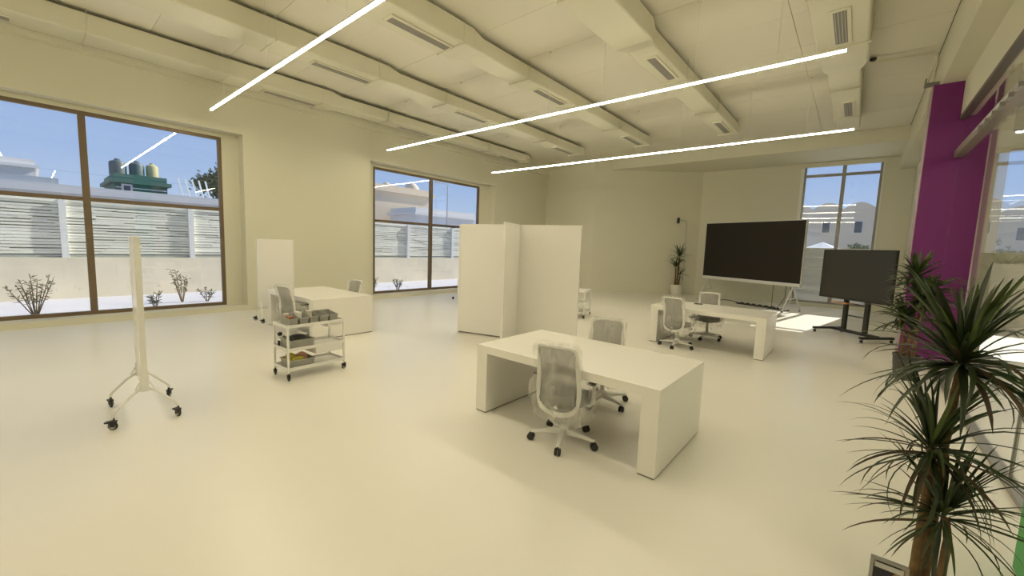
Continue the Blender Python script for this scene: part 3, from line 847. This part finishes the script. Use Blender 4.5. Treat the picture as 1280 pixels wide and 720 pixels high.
goods('yellow_pouch', 'yellow pouch at the back of the bottom trolley bin', 'pouch', -0.045, -0.255, 0.165, pouch(0.078, 0.065, 0.075), M_yellow, 'pouches in the bottom bin')
goods('pink_pouch', 'pink pouch at the far end of the bottom trolley bin', 'pouch', -0.03, -0.105, 0.165, pouch(0.085, 0.06, 0.07), M_pink, 'pouches in the bottom bin')
goods('dark_box', 'small black box at the near end of the middle trolley shelf', 'box', -0.14, -0.362, 0.402, MB().box(-0.03, 0.03, -0.008, 0.008, 0, 0.09), M_black)

# ------------------------------------------------------------------ giant LED screen
p, q = Vector((-4.85, 18.1, 0)), Vector((-1.36, 16.6, 0))
a = math.atan2((q-p).y, (q-p).x); Lw = (q-p).length
t = thing('giant_screen', 'giant black display screen on splayed stand legs by the back wall', 'screen', tuple((p+q)/2), a)
zb, zt = 0.98, 3.12
MB().box(-Lw/2, Lw/2, 0.0, 0.09, zb-0.11, zt).build('cabinet', M_silver, t, bevel=0.004)
MB().box(-Lw/2+0.02, Lw/2-0.02, -0.008, -0.0005, zb, zt-0.02).build('display_panel', M_scr1, t)
MB().box(-Lw/2, Lw/2, -0.014, -0.001, zb-0.115, zb-0.004).build('bottom_trim', M_silver, t)
for s in (-1, 1):
    xx = s*(Lw/2 - 0.24)
    MB().bar((xx, 0.05, zb-0.11), (xx - 0.02, -0.42, 0.03), 0.05, 0.03).build('front_leg', M_silver, t)
    MB().bar((xx, 0.07, zb-0.11), (xx + 0.03, 0.50, 0.03), 0.05, 0.03).build('rear_leg', M_silver, t)
    MB().bar((xx, 0.06, 0.45), (xx + 0.01, 0.30, 0.45), 0.03, 0.02).build('brace', M_silver, t)
    MB().bar((xx, -0.17, 0.43), (xx, 0.3, 0.43), 0.03, 0.02).build('brace', M_silver, t)
    for yy, dx in ((-0.42, -0.02), (0.50, 0.03)):
        MB().lathe([(0.035, 0), (0.035, 0.02), (0.02, 0.035)], 12, (xx+dx, yy, 0)).build('foot', M_rubber, t)
R_ = t.matrix_basis
SM = Matrix.Translation((p+q)/2) @ Matrix.Rotation(a, 4, 'Z')
for k, (x0_, xm) in enumerate(((0.95, 1.10), (1.38, 1.26), (1.54, 1.42))):
    pts = [SM @ Vector(v) for v in ((x0_, 0.12, 0.92), (x0_, 0.13, 0.5 - 0.05*k), ((x0_+xm)/2, 0.0, 0.22), (xm, -0.12, 0.03), (xm-0.1, -0.2, 0.012))]
    tag(MB().tube(pts, 0.011, 6).build('screen_cable', M_black, smooth=True), ['leftmost black cable hanging from the giant screen', 'middle black cable hanging under the giant screen', 'rightmost black cable hanging under the giant screen'][k], 'cable', 'cables under the giant screen')
# power strip and loose cables on the floor
t = thing('power_strip', 'long black power strip on the floor under the giant screen', 'power strip', (-2.65, 17.3, 0), a + 0.07)
MB().box(-0.75, 0.75, -0.06, 0.06, 0, 0.055).build('strip_body', M_black, t, bevel=0.01)
for k in range(6): MB().box(-0.62 + k*0.22, -0.52 + k*0.22, -0.035, 0.035, 0.055, 0.085).build('plug', M_rubber, t)
tag(MB().tube([(-4.1, 18.1, 0.012), (-4.0, 18.5, 0.012), (-3.7, 18.3, 0.012), (-3.4, 17.9, 0.012), (-3.42, 17.62, 0.012)], 0.016, 6).build('floor_cable', M_black, smooth=True), 'loose black cable curling left of the power strip', 'cable')
tag(MB().tube([(-1.95, 16.95, 0.012), (-1.75, 16.78, 0.012), (-1.62, 16.9, 0.012), (-1.7, 17.2, 0.012)], 0.014, 6).build('floor_cable', M_black, smooth=True), 'loose black cable right of the power strip', 'cable')

# ------------------------------------------------------------------ TV on a trolley stand
aT = math.radians(-43.5)
t = thing('television', 'black flat television mounted on a black floor stand', 'television', (0.0, 12.54, 0), aT)
w, zb, zt = 1.79, 0.90, 2.10
MB().box(-w/2, w/2, 0.0, 0.06, zb, zt).build('case', M_black, t, bevel=0.006)
MB().box(-w/2+0.035, w/2-0.035, -0.005, -0.0005, zb+0.05, zt-0.03).build('screen', M_scr2, t)
b = MB(); b.box(-w/2, -w/2+0.032, -0.008, -0.001, zb, zt); b.box(w/2-0.032, w/2, -0.008, -0.001, zb, zt); b.box(-w/2+0.032, w/2-0.032, -0.008, -0.001, zt-0.028, zt); b.box(-w/2+0.032, w/2-0.032, -0.008, -0.001, zb, zb+0.045)
b.build('bezel', M_black, t)
t = thing('television_stand', 'black wheeled television stand with two posts by the window', 'stand', (0.06, 12.66, 0), aT)
for s in (-1, 1):
    MB().box(s*0.27-0.045, s*0.27+0.045, 0.03, 0.10, 0.13, 1.5).build('post', M_black, t, bevel=0.004)
    MB().box(s*0.62-0.035, s*0.62+0.035, -0.42, 0.42, 0.095, 0.145).build('foot', M_black, t, bevel=0.006)
    for yy in (-0.38, 0.38): caster(t, (s*0.62, yy, 0), 0.3, 0.033, lock=False)
MB().box(-0.585, 0.585, 0.02, 0.11, 0.095, 0.16).build('base_bar', M_black, t, bevel=0.004)
for z in (0.50, 0.79): MB().box(-0.225, 0.225, 0.05, 0.075, z, z+0.025).build('cross_rail', M_black, t)
MB().box(-0.42, 0.0, -0.22, 0.028, 0.80, 0.825).build('shelf', M_wood, t, bevel=0.004)['label'] = 'small wooden shelf'

# ------------------------------------------------------------------ plants
def leaf_mesh(L, Wd, e0, droop, m, seg=7, fold=0.18):
    """strap leaf: starts at elevation e0 and bends down by droop over its length"""
    vs = []; fs = []; x = z = 0.0
    for i in range(seg + 1):
        s = i / seg
        e_ = e0 - droop * s**1.3
        w = Wd * min(1.0, 0.45 + 3*s) * (1 - s)**0.55 + 0.0008
        nx, nz = -math.sin(e_), math.cos(e_)
        vs += [(x, -w/2, z), (x - nx*w*fold, 0, z - nz*w*fold), (x, w/2, z)]
        x += math.cos(e_)*L/seg; z += math.sin(e_)*L/seg
    for i in range(seg):
        o = i*3; fs += [(o, o+3, o+4, o+1), (o+1, o+4, o+5, o+2)]
    me = bpy.data.meshes.new('leaf'); me.from_pydata(vs, [], fs); me.materials.append(m)
    me.polygons.foreach_set('use_smooth', [True]*len(me.polygons))
    return me
LV = {}
def leafvar(e_deg, dr, m, seg=7):
    k = (e_deg, dr, m.name, seg)
    if k not in LV: LV[k] = leaf_mesh(1.0, 0.068, math.radians(e_deg), math.radians(dr), m, seg)
    return LV[k]
def crown(t, c, L, n, elevs, width=1.0, seg=7, rng=random, dead=0.15, young=0.25):
    for i in range(n):
        f = i / max(1, n-1)
        e_ = rng.choice(elevs) if elevs else 0
        if f < 0.3: e_ = max(elevs) if rng.random() < 0.6 else e_
        dr = rng.choice([25, 45, 65, 85])
        if e_ > 60: dr = rng.choice([15, 30, 45])
        r = rng.random()
        m = M_leafb if (r < dead and e_ < 30) else (M_leafy if r > 1 - young and e_ > 20 else M_leaf)
        az = i*2.39996 + rng.uniform(-0.35, 0.35)
        sc = L*rng.uniform(0.72, 1.08)
        hz = rng.uniform(-0.5, 0.5)
        copy_mesh_obj(leafvar(e_, dr, m, seg), 'leaf', t, (c[0] + 0.02*math.cos(az), c[1] + 0.02*math.sin(az), c[2] + 0.10*L*(e_/60.0) + 0.05*hz),
                      (rng.uniform(-0.3, 0.3), rng.uniform(-0.08, 0.08), az), (sc, sc*width, sc))
def cane(t, pts, r):
    n = len(pts); P = []
    for i in range(n-1):
        for k in range(6):
            P.append(Vector(pts[i]).lerp(Vector(pts[i+1]), k/6))
    P.append(Vector(pts[-1]))
    rs = [r*(1 - 0.25*i/len(P))*(1.0 if i % 2 else 0.93) for i in range(len(P))]
    MB().tube(P, rs, 10).build('cane', M_cane, t, smooth=True, sharp=80)
def pot(t, r, h, m):
    MB().lathe([(r*0.80, 0), (r*0.95, h*0.6), (r, h-0.03), (r*1.05, h-0.03), (r*1.05, h), (r*0.93, h), (r*0.9, h-0.04)], 24).build('pot', m, t, smooth=True)
    MB().lathe([(r*0.88, h-0.06), (r*0.88, h-0.039), (r*0.4, h-0.025)], 20).build('soil', M_soil, t)

rg = random.Random(11)
PX, PY = 0.45, 3.06
t = thing('dracaena_plant', 'large dracaena with three leaf crowns in the right foreground', 'plant', (PX, PY, 0), 0, 'potted dracaenas')
pot(t, 0.15, 0.11, M_potd)
cane(t, [(0.0, 0.05, 0.08), (0.0, 0.05, 0.9), (0.02, 0.06, 1.42)], 0.023)
cane(t, [(-0.05, 0.0, 0.08), (-0.045, -0.01, 0.6), (-0.05, 0.0, 0.90)], 0.024)
cane(t, [(0.04, -0.05, 0.08), (0.05, -0.04, 0.45), (0.03, -0.05, 0.57)], 0.021)
crown(t, (0.01, 0.03, 1.37), 0.50, 118, [70, 55, 40, 25, 12, 0, -12, -25], 1.15, rng=rg, young=0.3)
crown(t, (-0.05, 0.0, 0.89), 0.47, 96, [72, 50, 30, 12, 0, -12, -25, -45], 0.85, rng=rg, dead=0.28, young=0.12)
crown(t, (0.02, -0.05, 0.57), 0.43, 82, [65, 45, 25, 10, 0, -15, -30, -45], 0.8, rng=rg, dead=0.3, young=0.12)

t = thing('dracaena_plant', 'tiered dracaena standing at the foot of the purple column', 'plant', (0.76, 9.0, 0), 0, 'potted dracaenas')
pot(t, 0.17, 0.40, M_potd)
cane(t, [(0.0, 0.0, 0.36), (0.01, 0.02, 1.0), (0.0, 0.0, 1.66)], 0.03)
cane(t, [(-0.07, 0.02, 0.36), (-0.06, 0.02, 0.75), (-0.10, 0.0, 0.92)], 0.028)
cane(t, [(0.06, -0.03, 0.36), (0.07, -0.05, 0.9), (0.09, -0.05, 1.32)], 0.028)
crown(t, (-0.02, 0.0, 1.62), 0.44, 80, [75, 60, 40, 20, 0, -20], 2.4, 5, rng=rg, dead=0.05, young=0.4)
crown(t, (0.09, -0.05, 1.30), 0.52, 95, [60, 40, 20, 5, -15], 2.4, 5, rng=rg, dead=0.1, young=0.4)
crown(t, (-0.08, 0.0, 0.96), 0.44, 80, [60, 40, 20, 5, -15], 2.4, 5, rng=rg, dead=0.05, young=0.6)

t = thing('dracaena_plant', 'small distant dracaena in a pale pot by the slanting wall', 'plant', (-6.04, 18.62, 0), 0, 'potted dracaenas')
pot(t, 0.27, 0.46, M_potw)
cane(t, [(0.0, 0.0, 0.42), (0.02, 0, 0.9), (0.03, 0, 1.65)], 0.045)
cane(t, [(-0.08, 0.0, 0.42), (-0.07, 0, 0.8), (-0.09, 0, 1.2)], 0.04)
cane(t, [(0.08, 0.0, 0.42), (0.10, 0, 0.7), (0.12, 0, 0.85)], 0.035)
crown(t, (0.03, 0, 1.65), 0.62, 34, [75, 60, 40, 20, 0, -20], 1.5, 5, rng=rg, dead=0.0, young=0.0)
crown(t, (-0.09, 0, 1.22), 0.58, 30, [60, 40, 20, 5, -15], 1.5, 5, rng=rg, dead=0.0, young=0.0)
crown(t, (0.12, 0, 0.88), 0.42, 20, [60, 40, 20, 5, -15], 1.5, 5, rng=rg, dead=0.0, young=0.1)

# framed food picture leaning on the big pot
t = thing('framed_picture', 'small framed food picture standing before the large dracaena pot', 'picture', (0.245, 2.47, 0), 0.03)
fw, fh = 0.13, 0.525
b = MB(); b.box(-fw/2, -fw/2+0.012, -0.01, 0.01, 0, fh); b.box(fw/2-0.012, fw/2, -0.01, 0.01, 0, fh); b.box(-fw/2+0.012, fw/2-0.012, -0.01, 0.01, fh-0.012, fh); b.box(-fw/2+0.012, fw/2-0.012, -0.01, 0.01, 0, 0.012)
b.build('frame', M_greyfr, t, bevel=0.002)
MB().box(-fw/2+0.012, fw/2-0.012, -0.004, 0.006, 0.012, fh-0.012).build('print', M_print, t)
MB().box(-fw/2+0.016, fw/2-0.016, -0.0055, -0.0042, fh-0.046, fh-0.022).build('caption_band', M_hub, t)

# ------------------------------------------------------------------ small things
t = thing('security_camera', 'small black security camera high on the wall above the far plant', 'camera', (-6.32, 18.86, 3.33), 0.7)
MB().tube([(0, 0.02, 0.0), (0, -0.02, 0.02), (0.01, -0.12, 0.02)], 0.025, 8).build('arm', M_wmetal, t, smooth=True)
MB().lathe([(0.05, -0.16), (0.06, -0.12), (0.06, 0.06), (0.04, 0.09)], 14, (0.01, -0.15, 0.0)).build('camera_body', M_black, t, smooth=True)
tag(MB().tube([(-6.24, 18.90, 3.32), (-6.0, 19.08, 3.30), (-5.96, 19.12, 3.1), (-5.95, 19.12, 2.2), (-5.97, 19.11, 0.5)], 0.014, 6).build('camera_cable', M_hub, smooth=True), 'grey cable running down the wall from the security camera', 'cable')
t = thing('remote_control', 'small black thing lying on the desk near the giant screen', 'remote', (-2.56, 9.42, 0.775), 0.4)
MB().box(-0.09, 0.09, -0.03, 0.03, 0, 0.02).build('body', M_black, t, bevel=0.005)
MB().box(-0.05, 0.05, -0.018, 0.018, 0.02, 0.023).build('keypad', M_rubber, t)

# ------------------------------------------------------------------ outdoors, left
tag(MB().box(-60, XL - 0.5, -40, 60, -0.2, -0.02).build('ground_left', M_ground), 'bright pale paving outside the windows', kind='structure')
tag(MB().box(XL - 0.5, 60, YB + 0.3, 90, -0.25, -0.05).build('ground_back', M_earth), 'sandy ground behind the building', kind='structure')
FX = -16.9
tag(MB().box(FX - 0.25, FX, -12, 30, -0.02, 1.14).build('garden_wall', M_render), 'low stained cream garden wall under the slatted fence', 'wall')
fence = thing('slatted_fence', 'grey white slatted fence with white posts on the garden wall', 'fence', (FX, 0, 1.14))
MB().box(-0.16, -0.13, -12, 30, 0.06, 1.58).build('fence_gap_shade', M_fback, fence)  # sheet whose grey stands in for shade between the slats
sl = {}
def slat(y0, y1, z, h, x):
    b = MB().box(x, x+0.03, y0, y1, z, z+h); return b
R_ = random.Random(5)
for pi in range(-3, 6):
    ya = 0.66 + 2.86*pi
    MB().box(-0.12, 0.0, ya - 0.07, ya + 0.07, 0.0, 1.62).build('fence_post', M_post, fence)
    y0_, y1_ = ya + 0.07, ya + 2.79
    if y1_ < -2.5: continue
    nrow = 17
    for r in range(nrow):
        z = 0.10 + r*0.085
        b = MB(); yc = y0_
        while yc < y1_ - 0.02:
            ln = R_.uniform(0.25, 1.1); ye = min(y1_, yc + ln)
            h = R_.choice([0.055, 0.066, 0.074, 0.079]); dz = R_.uniform(0, 0.008)
            b.box(-0.12, -0.09 + R_.uniform(-0.008, 0.008), yc, ye, z + dz, z + dz + h)
            yc = ye
        b.build('slat', M_slat, fence)
    MB().box(-0.12, -0.07, y0_, y1_, 1.54, 1.62).build('top_rail', M_slat, fence)
    MB().box(-0.12, -0.07, y0_, y1_, 0.0, 0.05).build('gap_shade_strip', M_fback, fence)  # dark strip painted for the shaded gap below the slats

def far_building(name, label, x0, x1, y0, y1, h, m, wins=(), face='x', parapet=0.35, domes=()):
    t = thing(name, label, 'building', ((x0+x1)/2, (y0+y1)/2, -0.02))
    X, Y = (x1-x0)/2, (y1-y0)/2
    MB().box(-X, X, -Y, Y, 0, h).build('walls', m, t)
    b = MB(); b.box(-X-0.2, X+0.2, -Y-0.2, Y+0.2, h, h+0.22); b.box(-X, X, -Y, Y, h+0.22, h+0.22+parapet)
    b.build('parapet', m, t)
    for (u, z, w, hh) in wins:
        if face == 'x':
            f = MB().box(X, X+0.08, u-w/2-0.1, u+w/2+0.1, z-0.1, z+hh+0.1).build('window_frame', M_bldw, t)
            MB().box(X+0.08, X+0.10, u-w/2, u+w/2, z, z+hh).build('pane', M_pane_far, f)
        else:
            f = MB().box(u-w/2-0.1, u+w/2+0.1, -Y-0.08, -Y, z-0.1, z+hh+0.1).build('window_frame', M_bldw, t)
            MB().box(u-w/2, u+w/2, -Y-0.10, -Y-0.08, z, z+hh).build('pane', M_pane_far, f)
    for (u, v, r) in domes:
        MB().lathe([(r, 0), (r, 0.15*r), (r*0.87, 0.5*r), (r*0.5, 0.87*r), (0.05, r)], 16, (u, v, h+0.22+parapet)).build('dome', m, t, smooth=True)
    return t
far_building('villa', 'grey blue flat roofed villa outside at the far left window', -42, -35, -9, 1.3, 4.25, M_bldg, [(-1.5, 2.2, 1.2, 1.4)], domes=())
far_building('villa', 'pale villa with a rounded top behind the grey villa', -52, -44, -10, 0.6, 6.1, M_bldw, domes=((2.0, 2.5, 1.4),))
tb = far_building('green_building', 'low dark green building with rooftop tanks outside', -40, -35.0, 3.6, 6.1, 4.95, M_bgreen, [(-0.7, 4.5, 0.3, 0.3)])
for k in range(3): MB().box(2.5, 2.56, -1.2, 1.2, 4.15 + k*0.25, 4.21 + k*0.25).build('cladding_rail', M_bldw, tb)
for k, (yy, rr, mm, lb) in enumerate(((3.95, 0.42, M_tank, 'dark left'), (4.85, 0.38, M_tank, 'dark middle'), (5.62, 0.32, M_yellow, 'yellowish right'))):
    o = MB().lathe([(rr, 0), (rr, 0.75), (rr*0.9, 0.85), (rr*0.35, 0.95), (rr*0.35, 1.03)], 16).build('water_tank', mat('cream_tank', (0.50, 0.45, 0.22), 0.6) if k == 2 else mm, smooth=True, loc=(-36.5, yy, 5.50))
    tag(o, lb + ' water tank on the green building roof', 'tank', 'rooftop water tanks')
far_building('long_building', 'long low pale building behind the slatted fence', -33, -27, -2.5, 12.5, 3.55, mat('grey_white_villa', (0.55, 0.55, 0.54), 0.9), parapet=0.15)
t = thing('roof_ladder', 'white metal stair rails beside the green building', 'ladder', (-33.0, 7.2, 3.9))
for k in range(5): MB().bar((0, -0.6 + k*0.35, 0), (0, -0.9 + k*0.35, 1.5), 0.10, 0.08).build('rail', M_post, t)
def tree(label, loc, h, r, n, seed):
    R_ = random.Random(seed)
    t = thing('tree', label, 'tree', loc, 0, 'trees outside')
    MB().tube([(0, 0, 0), (0.1, 0.05, h*0.4), (0, 0.1, h*0.75)], [0.16, 0.12, 0.06], 8).build('trunk', M_cane, t)
    vs = []; fs = []
    cl = [(R_.gauss(0, r*0.5), R_.gauss(0, r*0.5), h*0.72 + R_.gauss(0, r*0.35)) for _ in range(14)]
    for i in range(n):
        c_ = R_.choice(cl)
        p_ = Vector((c_[0] + R_.gauss(0, r*0.22), c_[1] + R_.gauss(0, r*0.22), c_[2] + R_.gauss(0, r*0.18)))
        d_ = Vector((R_.uniform(-1, 1), R_.uniform(-1, 1), R_.uniform(-1, 1))).normalized()
        u_ = d_.orthogonal().normalized(); s_ = R_.uniform(0.08, 0.17)
        o_ = len(vs)
        vs += [tuple(p_ - d_*s_), tuple(p_ + u_*s_*0.4), tuple(p_ + d_*s_), tuple(p_ - u_*s_*0.4)]
        fs.append((o_, o_+1, o_+2, o_+3))
    o = MB().add(vs, fs).build('foliage', M_foliage, t); o['kind'] = 'stuff'
    return t
tree('olive green tree beyond the roofline, left of two in window one', (-34.8, 8.9, -0.02), 7.6, 1.2, 3200, 1)
tree('olive green tree at the right edge of window one', (-38, 13.2, -0.02), 8.4, 1.5, 3200, 2)
far_building('villa', 'ornate beige villa with roof turrets outside window two', -38, -30.6, 15.5, 24.5, 6.1, M_bld, [(2.6, 3.2, 0.5, 0.9), (3.3, 3.2, 0.5, 0.9), (4.0, 3.2, 0.5, 0.9)], domes=((2.8, -2.6, 0.4), (2.8, 0.2, 0.35), (2.5, 3.0, 0.7)))
far_building('villa', 'white lower wing beside the ornate beige villa', -30, -26.5, 19.6, 26.0, 4.1, M_bldw, [(0.6, 2.6, 0.5, 0.9), (1.6, 2.6, 0.5, 0.9)])
t = thing('street_lamp', 'tall thin street lamp seen through window two', 'lamp', (-22, 18.9, -0.02))
MB().tube([(0, 0, 0), (0, 0, 5.9)], [0.05, 0.03], 8).build('pole', M_hub, t)
MB().tube([(0, 0, 5.9), (0, -0.25, 6.0), (0, -0.8, 6.0)], 0.025, 6).build('arm', M_hub, t)
MB().box(-0.06, 0.06, -1.05, -0.75, 5.95, 6.03).build('lamp_head', M_hub, t)

def shrub(label, loc, h, n, seed, spread):
    R_ = random.Random(seed)
    t = thing('shrub', label, 'shrub', loc, 0, 'young shrubs outside the windows')
    lv, lf = [], []
    for k in range(n):
        az = 2*PI*k/n + R_.uniform(-0.4, 0.4); sp = spread*R_.uniform(0.4, 1.0); hh = h*R_.uniform(0.7, 1.0)
        P = [Vector((0.02*math.cos(az), 0.02*math.sin(az), 0)).lerp(Vector((sp*math.cos(az), sp*math.sin(az), hh)), s)*1.0 for s in (0, 0.35, 0.7, 1)]
        MB().tube(P, [0.012, 0.01, 0.008, 0.004], 5).build('stem', M_cane, t)
        for q in range(26):
            s = R_.uniform(0.35, 1.0); p_ = P[0].lerp(P[3], s)
            d_ = Vector((R_.uniform(-1, 1), R_.uniform(-1, 1), R_.uniform(-0.2, 1))).normalized(); u_ = d_.orthogonal().normalized()
            L_ = R_.uniform(0.06, 0.13); o_ = len(lv)
            lv += [tuple(p_), tuple(p_ + d_*L_*0.5 + u_*0.012), tuple(p_ + d_*L_), tuple(p_ + d_*L_*0.5 - u_*0.012)]; lf.append((o_, o_+1, o_+2, o_+3))
    o = MB().add(lv, lf).build('foliage', M_shrub, t); o['kind'] = 'stuff'
shrub('bushy young shrub outside the left half of window one', (-13.6, 0.02, -0.02), 0.95, 9, 3, 0.42)
shrub('slender shrub outside the right half of window one', (-14.6, 2.75, -0.02), 0.95, 6, 4, 0.28)
shrub('short sprig left of the slender shrub outside window one', (-13.6, 2.02, -0.02), 0.42, 4, 5, 0.15)
shrub('low sprig right of the slender shrub outside window one', (-14.4, 3.3, -0.02), 0.38, 4, 6, 0.2)
shrub('small shrub outside window two', (-13.6, 9.25, -0.02), 0.55, 5, 8, 0.25)
shrub('small sprig outside the left corner of window two', (-13.9, 8.35, -0.02), 0.6, 5, 9, 0.3)

# ------------------------------------------------------------------ outdoors, back
def arched_villa(label, x0, x1, y, h, m, n):
    t = thing('arched_villa', label, 'building', ((x0+x1)/2, y, -0.05))
    X = (x1-x0)/2
    poly = [(-X, 0), (X, 0), (X, h)]
    k = 24
    for i in range(1, k):
        u = X - 2*X*i/k
        poly.append((u, h + 0.55*abs(math.sin(n*PI*i/k))))
    poly.append((-X, h))
    b = MB(); nn = len(poly)
    vs = [(px, 0, pz) for px, pz in poly] + [(px, 5, pz) for px, pz in poly]
    fs = [tuple(range(nn)), tuple(range(2*nn-1, nn-1, -1))] + [(i, nn+i, nn+(i+1) % nn, (i+1) % nn) for i in range(nn)]
    b.add(vs, fs).build('walls', m, t)
    for i in range(n):
        u = -X + (i+0.5)*2*X/n
        f = MB().box(u-0.3, u+0.3, -0.08, 0, h-2.0, h-1.0).build('window_frame', M_bldw, t)
        MB().box(u-0.24, u+0.24, -0.10, -0.08, h-1.95, h-1.05).build('pane', M_pane_far, f)
    return t
arched_villa('tan villa with scalloped roofline outside the back window', -7.5, 0.9, 44, 6.0, M_bld, 4)
arched_villa('taller tan villa right of the scalloped one outside', 1.2, 7, 46, 6.6, M_bld, 2)
arched_villa('tan villa with low roof seen through the next room window', 7.6, 20, 46, 5.6, M_bld, 5)
t = thing('garden_umbrella', 'white garden umbrella outside the back window', 'umbrella', (-1.65, 31, -0.05))
MB().tube([(0, 0, 0), (0, 0, 2.5)], 0.03, 6).build('pole', M_hub, t)
MB().lathe([(1.35, 2.32), (0.7, 2.55), (0.03, 2.85)], 8).build('canopy', M_bldw, t)
tag(MB().box(-12, 22, 36, 36.3, -0.05, 1.9).build('boundary_wall', M_bldg), 'grey boundary wall outside the back window', 'wall')
for k, (xx, hh) in enumerate(((-3.4, 2.6), (0.2, 2.9), (5.2, 3.0), (8.2, 3.3), (11.2, 2.8))):
    tree(['bushy tree outside the back window, behind the umbrella', 'bushy tree outside the back window, right of the umbrella', 'leftmost bushy tree in the next room window', 'second bushy tree in the next room window', 'third bushy tree in the next room window'][k], (xx, 33.6, -0.05), hh, 0.8, 1100, 20 + k)
